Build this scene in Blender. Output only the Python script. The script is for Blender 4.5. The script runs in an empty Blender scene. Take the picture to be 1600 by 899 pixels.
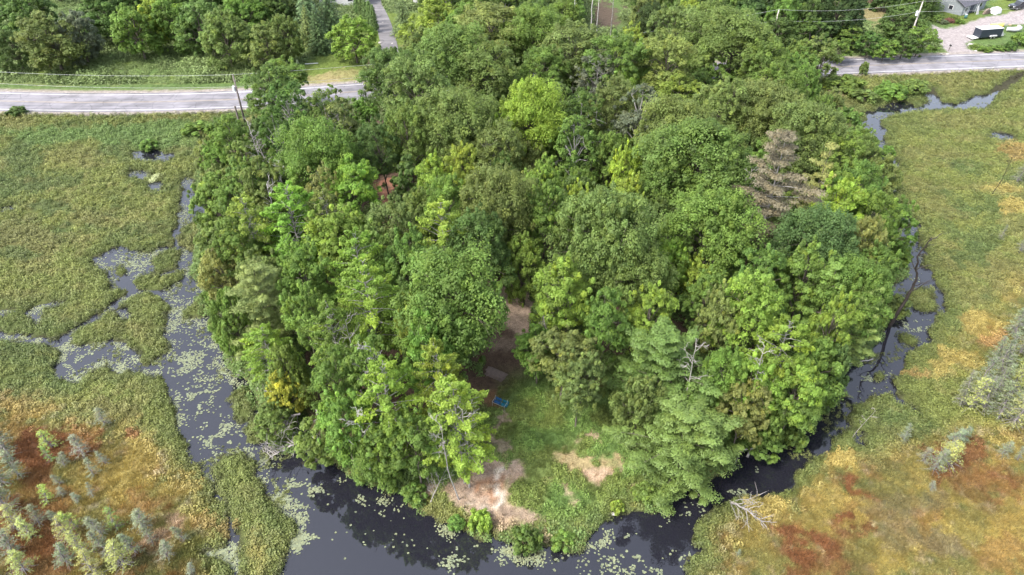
import bpy, math, random
import numpy as np
from mathutils import Vector, Matrix

random.seed(7)
RNG = np.random.default_rng(7)
SC = bpy.context.scene
COL = SC.collection

# ------------------------------------------------------------------ camera, world, sun, exposure
CAM_H, PITCH, FPX = 50.0, math.radians(38.0), 1067.0
cam_data = bpy.data.cameras.new("drone_camera")
cam_data.sensor_width = 36.0
cam_data.lens = 36.0 * FPX / 1600.0
cam_data.clip_start = 0.5
cam_data.clip_end = 6000
cam = bpy.data.objects.new("drone_camera", cam_data)
COL.objects.link(cam)
cam.location = (0, 0, CAM_H)
cam.rotation_euler = (math.pi / 2 - PITCH, 0, 0)
SC.camera = cam

SUN_EL, SUN_AZ = math.radians(52), math.radians(-118)      # azimuth from +Y towards +X: high, left and a little behind the camera
world = bpy.data.worlds.new("World")
SC.world = world
world.use_nodes = True
wn = world.node_tree
bg = wn.nodes["Background"]
sky = wn.nodes.new("ShaderNodeTexSky")
sky.sky_type = 'NISHITA'
sky.sun_disc = False
sky.sun_elevation = SUN_EL
sky.sun_rotation = SUN_AZ
sky.air_density = 1.0
sky.dust_density = 3.0
sky.ozone_density = 1.0
hsv = wn.nodes.new("ShaderNodeHueSaturation")
hsv.inputs['Saturation'].default_value = 0.5
hsv.inputs['Value'].default_value = 1.0
wn.links.new(sky.outputs[0], hsv.inputs['Color'])
wn.links.new(hsv.outputs[0], bg.inputs['Color'])
bg.inputs['Strength'].default_value = 0.15
sun_d = bpy.data.lights.new("sun", 'SUN')
sun_d.energy = 1.25
sun_d.angle = math.radians(10.0)
sun_d.color = (1.0, 0.95, 0.87)
sun = bpy.data.objects.new("sun", sun_d)
COL.objects.link(sun)
sdir = Vector((math.sin(SUN_AZ) * math.cos(SUN_EL), math.cos(SUN_AZ) * math.cos(SUN_EL), math.sin(SUN_EL)))
sun.rotation_euler = sdir.to_track_quat('Z', 'Y').to_euler()
SC.view_settings.view_transform = 'Standard'
SC.view_settings.look = 'None'
SC.view_settings.exposure = 2.15
SC.view_settings.gamma = 1.0
SC.cycles.max_bounces = 6
SC.cycles.diffuse_bounces = 4
SC.cycles.transmission_bounces = 3
SC.cycles.glossy_bounces = 3

# ------------------------------------------------------------------ helpers
SP, CP = math.sin(PITCH), math.cos(PITCH)
def G(px, py, z=0.0):
    """point of the plane at height z that the photograph shows at pixel px, py (1600 x 899)"""
    u, v = (px - 800.0) / FPX, (449.5 - py) / FPX
    dy, dz = CP + v * SP, -SP + v * CP
    t = (z - CAM_H) / dz
    return np.array([u * t, dy * t, z])
def pix(x, y, z=0.0):
    """pixel of a point (numpy arrays)"""
    zz = z - CAM_H
    depth = y * CP - zz * SP
    up = y * SP + zz * CP
    depth = np.where(depth < 1.0, 1.0, depth)
    return 800.0 + FPX * x / depth, 449.5 - FPX * up / depth
def depth_at(x, y, z=0.0):
    return y * CP - (z - CAM_H) * SP

def _hash(ix, iy, s):
    h = (ix.astype(np.int64) * 374761393 + iy.astype(np.int64) * 668265263 + s * 974711) & 0x7fffffff
    h = ((h ^ (h >> 13)) * 1274126177) & 0x7fffffff
    return ((h ^ (h >> 16)) & 0xffff) / 65535.0
def vnoise(x, y, s=0):
    ix, iy = np.floor(x), np.floor(y)
    fx, fy = x - ix, y - iy
    fx, fy = fx * fx * (3 - 2 * fx), fy * fy * (3 - 2 * fy)
    a, b = _hash(ix, iy, s), _hash(ix + 1, iy, s)
    c, d = _hash(ix, iy + 1, s), _hash(ix + 1, iy + 1, s)
    return (a + (b - a) * fx) * (1 - fy) + (c + (d - c) * fx) * fy
def fbm(x, y, s=0, o=4):
    r, a, t = 0.0, 0.5, 0.0
    for k in range(o):
        r = r + a * vnoise(x, y, s + k * 17); t += a
        x, y, a = x * 2.03 + 11.3, y * 2.03 + 5.1, a * 0.5
    return r / t                                            # 0..1
def sstep(a, b, x):
    t = np.clip((x - a) / (b - a), 0, 1)
    return t * t * (3 - 2 * t)

def rings_sdf(x, y, rings):
    """signed distance, positive inside (even-odd over the rings)"""
    n = len(x)
    d2 = np.full(n, 1e12); inside = np.zeros(n, bool)
    for ring in rings:
        P = np.asarray(ring, float)
        Q = np.roll(P, -1, 0)
        for (ax, ay), (bx, by) in zip(P[:, :2], Q[:, :2]):
            ex, ey = bx - ax, by - ay
            l2 = ex * ex + ey * ey + 1e-9
            t = np.clip(((x - ax) * ex + (y - ay) * ey) / l2, 0, 1)
            dd = (x - ax - t * ex) ** 2 + (y - ay - t * ey) ** 2
            np.minimum(d2, dd, out=d2)
            if ay != by:
                c = (ay > y) != (by > y)
                inside ^= c & (x < ex * (y - ay) / (by - ay) + ax)
    d = np.sqrt(d2)
    return np.where(inside, d, -d)
def ring_g(pts, z=0.0):
    return np.array([G(a, b, z)[:2] for a, b in pts])

# ------------------------------------------------------------------ traced outlines (pixels of the photograph, laid on the ground)
WATER = [(294,276),(287,292),(285,325),(280,350),(272,365),(271,385),(262,391),(250,388),(240,394),(225,392),(205,390),(190,384),(178,386),(165,395),(150,405),(158,418),(170,428),(172,447),(185,452),(196,448),(205,455),(185,466),(172,478),(158,490),(140,497),(120,512),(104,528),(92,534),(75,529),(50,524),(25,522),(-80,518),(-80,531),(20,533),(60,537),(80,541),(95,552),(90,562),(84,575),(92,584),(112,588),(130,592),(150,580),(168,572),(190,582),(215,580),(235,590),(260,600),(272,620),(272,642),(285,672),(299,694),(300,711),(307,726),(317,749),(335,766),(346,781),(350,814),(355,836),(350,861),(330,862),(312,868),(318,876),(345,876),(362,888),(372,960),(600,1040),(900,1040),(1066,940),(1073,875),(1088,860),(1082,836),(1090,818),(1105,805),(1132,794),(1155,786),(1182,777),(1214,764),(1236,744),(1253,728),(1276,708),(1300,686),(1318,664),(1340,640),(1360,622),(1380,615),(1395,612),(1410,630),(1426,643),(1414,627),(1397,597),(1407,580),(1415,557),(1432,550),(1450,532),(1457,500),(1468,485),(1472,465),(1462,447),(1445,415),(1450,397),(1435,380),(1432,367),(1440,352),(1412,335),(1403,322),(1406,305),(1397,293),(1389,302),(1389,312),(1398,327),(1410,342),(1411,355),(1407,385),(1418,405),(1424,425),(1413,437),(1397,445),(1385,455),(1380,465),(1390,495),(1385,512),(1375,535),(1355,545),(1357,565),(1325,580),(1300,597),(1297,610),(1275,650),(1262,672),(1230,680),(1197,689),(1150,704),(1130,716),(1125,744),(1112,756),(1085,764),(1045,768),(1038,779),(1020,794),(980,799),(960,806),(955,819),(937,824),(930,846),(900,859),(875,861),(870,843),(847,856),(842,871),(812,869),(800,853),(770,839),(767,826),(760,839),(740,839),(725,829),(700,821),(675,811),(660,799),(640,794),(632,774),(600,776),(595,766),(560,756),(540,749),(525,729),(490,719),(445,716),(430,690),(423,672),(408,640),(390,612),(372,590),(360,580),(352,572),(345,555),(335,522),(322,507),(348,502),(350,492),(328,487),(322,465),(312,450),(307,447),(296,432),(292,425),(302,412),(307,397),(295,393),(284,384),(278,372),(280,358),(290,350),(297,345),(312,342),(335,330),(330,302),(303,305),(297,300),(299,282)]
ISLES = [[(332,720),(350,710),(380,710),(398,730),(405,750),(430,770),(445,800),(458,815),(455,835),(447,860),(445,885),(438,915),(420,960),(400,940),(385,915),(372,885),(362,850),(358,820),(354,790),(345,765),(328,745)],
         [(352,625),(360,612),(378,608),(395,617),(405,635),(402,652),(385,660),(365,656),(354,642)],
         [(383,668),(395,656),(412,656),(422,668),(420,684),(408,694),(392,692),(384,682)],
         [(280,490),(300,475),(318,460),(325,470),(328,495),(315,500),(300,497),(284,500)],
         [(233,410),(252,395),(270,388),(280,395),(283,410),(278,425),(262,430),(240,425)],
         [(205,438),(232,430),(262,424),(284,420),(286,436),(272,448),(262,456),(240,456),(215,452)],
 [(108,543),(150,541),(175,535),(195,541),(200,551),(222,561),(240,568),(255,556),(260,545),(262,512),(260,487),(262,468),(250,459),(225,457),(210,462),(192,472),(176,482),(160,494),(135,508),(112,530)],
         [(180,420),(190,412),(203,418),(200,432),(188,432)],
         [(1416,455),(1440,448),(1455,455),(1463,475),(1458,490),(1430,488),(1420,478)],
         [(1395,520),(1412,522),(1430,532),(1434,545),(1425,549),(1405,541),(1396,532)],
         [(1372,592),(1385,582),(1393,590),(1390,602),(1376,602)],
         [(1416,365),(1424,372),(1425,384),(1417,382)]]
POOLS = [[(1385,225),(1400,257),(1380,262),(1372,245),(1355,236),(1372,228),(1360,210),(1345,195),(1357,187),(1350,177),(1375,167),(1400,160),(1417,160),(1432,170),(1450,158),(1442,147),(1458,143),(1466,151),(1474,162),(1495,165),(1520,152),(1548,147),(1556,140),(1575,130),(1600,118),(1660,106),(1660,111),(1600,124),(1580,134),(1562,146),(1553,157),(1535,172),(1495,171),(1450,172),(1425,177),(1400,177),(1372,187),(1381,205)],
         [(208,238),(240,236),(255,240),(268,244),(258,252),(235,254),(215,250)],
         [(1543,212),(1560,209),(1580,211),(1583,216),(1560,218)],
         [(46,495),(52,485),(70,478),(85,472),(98,472),(90,480),(70,486),(60,498),(58,510),(50,508)],
         [(-40,484),(10,483),(25,484),(18,490),(-40,494)],
         [(182,482),(198,480),(206,490),(203,497),(190,492)],
         [(8,322),(20,320),(18,327),(8,328)],
         [(205,268),(225,266),(236,272),(222,280),(208,276)],
         [(1334,672),(1342,676),(1347,695),(1338,690)],
         [(235,288),(250,285),(252,296),(240,298)]]
PEN = [(400,178),(345,200),(318,260),(325,330),(320,390),(312,440),(335,500),(360,570),(400,610),(430,680),(450,712),(490,716),(540,745),(600,770),(640,790),(700,818),(760,835),(800,850),(870,845),(930,843),(960,803),(1040,775),(1110,752),(1145,700),(1197,685),(1255,670),(1290,615),(1345,560),(1375,520),(1385,470),(1400,440),(1405,400),(1395,350),(1380,310),(1350,270),(1330,220),(1290,170),(1275,122),(900,125),(560,165)]
ROAD = [(-420,146),(0,158),(190,160),(380,155),(560,143),(760,128),(1000,115),(1290,105),(1450,99),(1600,93),(1900,80)]
DRIVE = [(626,128),(618,108),(611,88),(606,62),(598,35),(588,12),(578,-12),(565,-40)]
GRAVEL = [(1455,38),(1468,43),(1483,44.5),(1498,41),(1510,36),(1525,31),(1545,26),(1568,22),(1590,17),(1600,12),(1680,-4),(1680,30),(1600,37),(1580,37),(1560,39),(1545,43),(1530,50),(1518,60),(1509,67),(1510,74),(1524,81),(1524,84),(1482,86),(1479,80),(1467,66),(1457,52)]
LAWN = [(345,95),(430,118),(500,90),(520,70),(560,20),(700,20),(700,80),(650,110),(560,128),(470,134),(430,120)]

W_RINGS = [ring_g(WATER)] + [ring_g(r) for r in ISLES] + [ring_g(r) for r in POOLS]
PEN_R = [ring_g(PEN)]
ZR = 1.2
def catmull(P, n=8):
    P = np.asarray(P, float)
    P = np.vstack([2 * P[0] - P[1], P, 2 * P[-1] - P[-2]])
    out = []
    for i in range(1, len(P) - 2):
        for k in range(n):
            t = k / n
            out.append(0.5 * ((2 * P[i]) + (-P[i-1] + P[i+1]) * t + (2*P[i-1] - 5*P[i] + 4*P[i+1] - P[i+2]) * t*t + (-P[i-1] + 3*P[i] - 3*P[i+1] + P[i+2]) * t**3))
    out.append(P[-2])
    return np.array(out)
ROAD_G = catmull(ring_g(ROAD, ZR), 6)
DRIVE_G = catmull(ring_g(DRIVE, ZR), 5)
GRAVEL_R = [ring_g(GRAVEL, ZR)]
LAWN_R = [ring_g(LAWN, ZR)]
# the ground either side of the road, as a distance to its centre line (positive to the north)
def line_dist(x, y, L):
    d2 = np.full(len(x), 1e12); sg = np.ones(len(x))
    for (ax, ay), (bx, by) in zip(L[:-1], L[1:]):
        ex, ey = bx - ax, by - ay
        t = np.clip(((x - ax) * ex + (y - ay) * ey) / (ex * ex + ey * ey), 0, 1)
        dd = (x - ax - t * ex) ** 2 + (y - ay - t * ey) ** 2
        m = dd < d2
        d2[m] = dd[m]
        sg[m] = np.where((ex * (y - ay) - ey * (x - ax))[m] > 0, 1.0, -1.0)
    return np.sqrt(d2) * sg

def fields(x, y):
    """ground fields at points x, y: water distance (positive in water), height, distance to the peninsula edge, to the road"""
    x = np.asarray(x, float); y = np.asarray(y, float)
    wx = x + (fbm(x * .45, y * .45, 3, 4) - .5) * 1.9
    wy = y + (fbm(x * .45, y * .45, 9, 4) - .5) * 1.9
    wd = rings_sdf(wx, wy, W_RINGS)
    wd = wd + (fbm(x * 1.6, y * 1.6, 21, 3) - .5) * .55 + .12
    pd = rings_sdf(x, y, PEN_R)
    rd = line_dist(x, y, ROAD_G)
    land = np.clip(-wd, 0, None)
    marsh = 0.10 + 0.16 * sstep(0, 1.2, land) + .16 * (fbm(x * 1.3, y * 1.3, 33, 3) - .4) * sstep(.3, 1.2, land) + 0.22 * (fbm(x * .35, y * .35, 31, 4) - .4) * sstep(.4, 2.5, land)
    pen = 1.3 * sstep(0, 9, pd) + .9 * sstep(6, 30, pd) + .4 * (fbm(x * .15, y * .15, 41, 3) - .5) * sstep(3, 10, pd)
    z = np.where(wd > 0, -0.12 - 0.6 * sstep(0, 1.5, wd), marsh)
    z = z + pen * sstep(0, 1.0, land)
    # road bank and the land north of it
    k = sstep(15, 5.6, np.abs(rd))
    north = sstep(4.0, 12.0, rd)
    z = z * (1 - north) + (ZR - .35 * sstep(5, 8, rd) + .35 * sstep(8, 16, rd) + .5 * (fbm(x * .06, y * .06, 51, 3) - .5)) * north
    z = z * (1 - k) + (ZR - .03) * k
    return wd, z, pd, rd
def ground_z(x, y):
    return float(fields([x], [y])[1][0])
def on_ground(px, py):
    z = 0.5
    for _ in range(4):
        p = G(px, py, z); z = ground_z(p[0], p[1])
    return np.array([p[0], p[1], z])

# ------------------------------------------------------------------ materials
def lin(r, g, b):
    f = lambda c: (c / 255 / 12.92) if c / 255 <= .04045 else ((c / 255 + .055) / 1.055) ** 2.4
    return (f(r), f(g), f(b))
def mat(name):
    m = bpy.data.materials.new(name); m.use_nodes = True
    nt = m.node_tree
    b = nt.nodes["Principled BSDF"]
    return m, nt, b
def N(nt, t, **kw):
    n = nt.nodes.new(t)
    for k, v in kw.items():
        if k in n.inputs: n.inputs[k].default_value = v
        else: setattr(n, k, v)
    return n
def plain(name, rgb, rough=.7, metal=0.0, noise=.25, scale=3.0, bump=.0, spec=.3):
    m, nt, b = mat(name)
    tc = N(nt, 'ShaderNodeTexCoord')
    nz = N(nt, 'ShaderNodeTexNoise'); nz.inputs['Scale'].default_value = scale; nz.inputs['Detail'].default_value = 6
    nt.links.new(tc.outputs['Object'], nz.inputs['Vector'])
    rp = N(nt, 'ShaderNodeValToRGB')
    rp.color_ramp.elements[0].position = .3; rp.color_ramp.elements[1].position = .7
    rp.color_ramp.elements[0].color = (*[c * (1 - noise) for c in rgb], 1)
    rp.color_ramp.elements[1].color = (*[min(1, c * (1 + noise)) for c in rgb], 1)
    nt.links.new(nz.outputs['Fac'], rp.inputs['Fac'])
    nt.links.new(rp.outputs[0], b.inputs['Base Color'])
    b.inputs['Roughness'].default_value = rough; b.inputs['Metallic'].default_value = metal
    b.inputs['Specular IOR Level'].default_value = spec
    if bump:
        bp = N(nt, 'ShaderNodeBump'); bp.inputs['Strength'].default_value = bump; bp.inputs['Distance'].default_value = .05
        nt.links.new(nz.outputs['Fac'], bp.inputs['Height']); nt.links.new(bp.outputs[0], b.inputs['Normal'])
    return m

def leaf_material(name, instancer=False, translucency=.58):
    """leaf colour = the thing's own colour varied leaf by leaf (attribute «leaf»)"""
    m, nt, b = mat(name)
    b.inputs['Roughness'].default_value = .55
    b.inputs['Specular IOR Level'].default_value = .25
    if instancer:
        oc = N(nt, 'ShaderNodeAttribute'); oc.attribute_type = 'INSTANCER'; oc.attribute_name = 'tint'
        col = oc.outputs['Color']
    else:
        oc = N(nt, 'ShaderNodeObjectInfo'); col = oc.outputs['Color']
    at = N(nt, 'ShaderNodeAttribute'); at.attribute_name = 'leaf'
    sep = N(nt, 'ShaderNodeSeparateColor'); nt.links.new(at.outputs['Color'], sep.inputs[0])
    mul = N(nt, 'ShaderNodeVectorMath'); mul.operation = 'SCALE'
    nt.links.new(col, mul.inputs[0]); nt.links.new(sep.outputs[0], mul.inputs['Scale'])
    warm = N(nt, 'ShaderNodeMix'); warm.data_type = 'RGBA'; warm.blend_type = 'MULTIPLY'
    warm.inputs['B'].default_value = (1.35, 1.15, .75, 1)
    nt.links.new(sep.outputs[1], warm.inputs['Factor']); nt.links.new(mul.outputs[0], warm.inputs['A'])
    nt.links.new(warm.outputs['Result'], b.inputs['Base Color'])
    tr = N(nt, 'ShaderNodeBsdfTranslucent'); nt.links.new(warm.outputs['Result'], tr.inputs['Color'])
    mx = N(nt, 'ShaderNodeMixShader'); mx.inputs[0].default_value = translucency
    nt.links.new(b.outputs[0], mx.inputs[1]); nt.links.new(tr.outputs[0], mx.inputs[2])
    nt.links.new(mx.outputs[0], nt.nodes['Material Output'].inputs['Surface'])
    return m
LEAF = leaf_material("leaf")
NEEDLE = leaf_material("needle", translucency=.15)
TUFT = leaf_material("tuft", instancer=True, translucency=.25)
BARK = plain("bark", (.10, .085, .068), .9, noise=.4, scale=4, bump=.4)
PALEBARK = plain("pale_bark", (.20, .19, .175), .85, noise=.45, scale=3, bump=.3)
BIRCH = plain("birch_bark", (.36, .345, .325), .7, noise=.35, scale=5)
DEAD = plain("dead_wood", (.25, .23, .215), .9, noise=.3, scale=5, bump=.3)
GREYDEAD = plain("grey_dead_wood", (.17, .155, .15), .9, noise=.3, scale=5, bump=.3)
DARKDEAD = plain("wet_dark_wood", (.025, .02, .018), .6, noise=.4, scale=5)

# ------------------------------------------------------------------ mesh helpers
def mesh_np(name, V, F, attrs=None, smooth=False):
    """F: one (n,k) array or a list of them"""
    me = bpy.data.meshes.new(name)
    Fs = F if isinstance(F, list) else [F]
    Fs = [np.asarray(f, np.int32) for f in Fs if len(f)]
    loops = np.concatenate([f.ravel() for f in Fs])
    tot = np.concatenate([np.full(len(f), f.shape[1], np.int32) for f in Fs])
    start = np.concatenate([[0], np.cumsum(tot)[:-1]]).astype(np.int32)
    me.vertices.add(len(V)); me.vertices.foreach_set('co', np.asarray(V, np.float32).ravel())
    me.loops.add(len(loops)); me.loops.foreach_set('vertex_index', loops)
    me.polygons.add(len(tot)); me.polygons.foreach_set('loop_start', start)
    if smooth: me.polygons.foreach_set('use_smooth', np.ones(len(tot), bool))
    me.update(calc_edges=True)
    for k, (dom, typ, arr) in (attrs or {}).items():
        a = me.attributes.new(k, typ, dom)
        a.data.foreach_set('color' if typ == 'FLOAT_COLOR' else 'value', np.asarray(arr, np.float32).ravel())
    return me
def tag(o, label=None, cat=None, group=None, kind=None):
    if label: o['label'] = label
    if cat: o['category'] = cat
    if group: o['group'] = group
    if kind: o['kind'] = kind
    return o
def add_obj(name, me, m=None, parent=None):
    o = bpy.data.objects.new(name, me)
    if m is not None and me is not None and len(me.materials) == 0: me.materials.append(m)
    COL.objects.link(o)
    if parent is not None: o.parent = parent
    return o
def empty(name, loc=(0, 0, 0), rz=0.0):
    o = bpy.data.objects.new(name, None); o.empty_display_size = .3
    COL.objects.link(o); o.location = loc; o.rotation_euler = (0, 0, rz)
    return o
class MB:
    """collects boxes, tubes and prisms into one mesh"""
    def __init__(s): s.v = []; s.f = []
    def add(s, V, F):
        k = len(s.v); s.v += [tuple(p) for p in V]; s.f += [tuple(i + k for i in f) for f in F]; return s
    def box(s, x0, x1, y0, y1, z0, z1, M=None):
        V = [(x0,y0,z0),(x1,y0,z0),(x1,y1,z0),(x0,y1,z0),(x0,y0,z1),(x1,y0,z1),(x1,y1,z1),(x0,y1,z1)]
        if M is not None: V = [M @ Vector(p) for p in V]
        return s.add(V, [(0,3,2,1),(4,5,6,7),(0,1,5,4),(1,2,6,5),(2,3,7,6),(3,0,4,7)])
    def prism(s, pts, ax, a, b):
        """polygon pts (in the two other axes) extruded along axis ax from a to b"""
        def mk(p, t):
            q = list(p); q.insert(ax, t); return tuple(q)
        n = len(pts)
        V = [mk(p, a) for p in pts] + [mk(p, b) for p in pts]
        return s.add(V, [tuple(range(n))[::-1], tuple(range(n, 2*n))] + [(i, (i+1) % n, n + (i+1) % n, n + i) for i in range(n)])
    def tube(s, P, r, n=8):
        V, F = tube_np(np.array(P, float), np.broadcast_to(np.asarray(r, float), (len(P),)), n)
        return s.add(V, [tuple(f) for f in F] + [tuple(range(n))[::-1], tuple(range((len(P)-1)*n, len(P)*n))])
    def build(s, name, m, parent=None, bevel=0, smooth=False):
        me = bpy.data.meshes.new(name); me.from_pydata(s.v, [], s.f); me.update()
        if smooth: me.shade_smooth()
        o = add_obj(name, me, m, parent)
        if bevel:
            b = o.modifiers.new('bevel', 'BEVEL'); b.width = bevel; b.segments = 2; b.limit_method = 'ANGLE'
        return o
def tube_np(P, r, n=6):
    P = np.asarray(P, float); k = len(P)
    T = np.gradient(P, axis=0); T /= np.linalg.norm(T, axis=1)[:, None] + 1e-9
    ref = np.where(np.abs(T[:, 2:3]) > .9, np.array([[1., 0, 0]]), np.array([[0, 0, 1.]]))
    A = np.cross(T, ref); A /= np.linalg.norm(A, axis=1)[:, None] + 1e-9
    B = np.cross(T, A)
    a = np.linspace(0, 2*np.pi, n, endpoint=False)
    V = P[:, None, :] + r[:, None, None] * (np.cos(a)[None, :, None] * A[:, None, :] + np.sin(a)[None, :, None] * B[:, None, :])
    i = np.arange(k-1)[:, None] * n; j = np.arange(n)[None, :]; j2 = (j + 1) % n
    F = np.stack([i + j, i + j2, i + n + j2, i + n + j], -1).reshape(-1, 4)
    return V.reshape(-1, 3), F
def tubes_mesh(name, lines, n=6):
    Vs, Fs, k = [], [], 0
    for P, r0, r1 in lines:
        P = np.asarray(P, float)
        V, F = tube_np(P, np.linspace(r0, r1, len(P)), n if r0 > .03 else 4)
        Vs.append(V); Fs.append(F + k); k += len(V)
    return mesh_np(name, np.vstack(Vs), np.vstack(Fs), smooth=True)

def unit(v):
    return v / (np.linalg.norm(v, axis=-1, keepdims=True) + 1e-9)
def leaves(cent, nrm, length, width, var, warm, fold=.15):
    """diamond leaf quads"""
    n = len(cent)
    a = unit(np.cross(nrm, unit(RNG.normal(size=(n, 3))))); b = np.cross(nrm, a)
    L = (length * RNG.uniform(.7, 1.3, n))[:, None] * .5; W = (width * RNG.uniform(.7, 1.3, n))[:, None] * .5
    V = np.stack([cent - a * L, cent + b * W + nrm * W * fold, cent + a * L, cent - b * W + nrm * W * fold], 1)
    F = np.arange(n * 4).reshape(n, 4)
    C = np.stack([var, warm, np.zeros(n), np.ones(n)], -1)
    return V.reshape(-1, 3), F, C
# ------------------------------------------------------------------ ground colours (albedo), zone by zone
C_MARSH = np.array([.160, .188, .052]); C_MARSH2 = np.array([.098, .138, .044]); C_MARSHY = np.array([.205, .225, .060])
C_GRASS = np.array([.125, .195, .058]); C_LITTER = np.array([.10, .068, .048]); C_DIRT = np.array([.34, .255, .19])
C_SAND = np.array([.52, .46, .38]); C_RUST = np.array([.225, .105, .048]); C_ORANGE = np.array([.34, .215, .085])
C_GOLD = np.array([.36, .29, .092]); C_OLIVE = np.array([.17, .165, .060]); C_GREY = np.array([.21, .18, .10])
C_LAWN = np.array([.12, .165, .035]); C_STRAW = np.array([.34, .27, .14]); C_GRAVEL = np.array([.36, .32, .315])
C_TAN = np.array([.42, .31, .21])
BOG = [(-60,640),(30,640),(90,655),(170,668),(240,690),(285,735),(325,795),(345,860),(330,900),(320,980),(-200,980)]
BOG2 = [(1110,870),(1120,835),(1160,812),(1200,790),(1235,745),(1290,722),(1330,720),(1400,705),(1450,690),(1530,685),(1600,680),(1750,690),(1750,1000),(1080,1000),(1090,900)]
BOG3 = [(1478,585),(1490,545),(1520,510),(1560,470),(1600,440),(1640,430),(1640,470),(1600,500),(1560,530),(1530,560),(1500,590)]
BOG4 = [(362,840),(385,826),(410,822),(435,838),(447,860),(440,900),(400,930),(372,890)]
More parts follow.
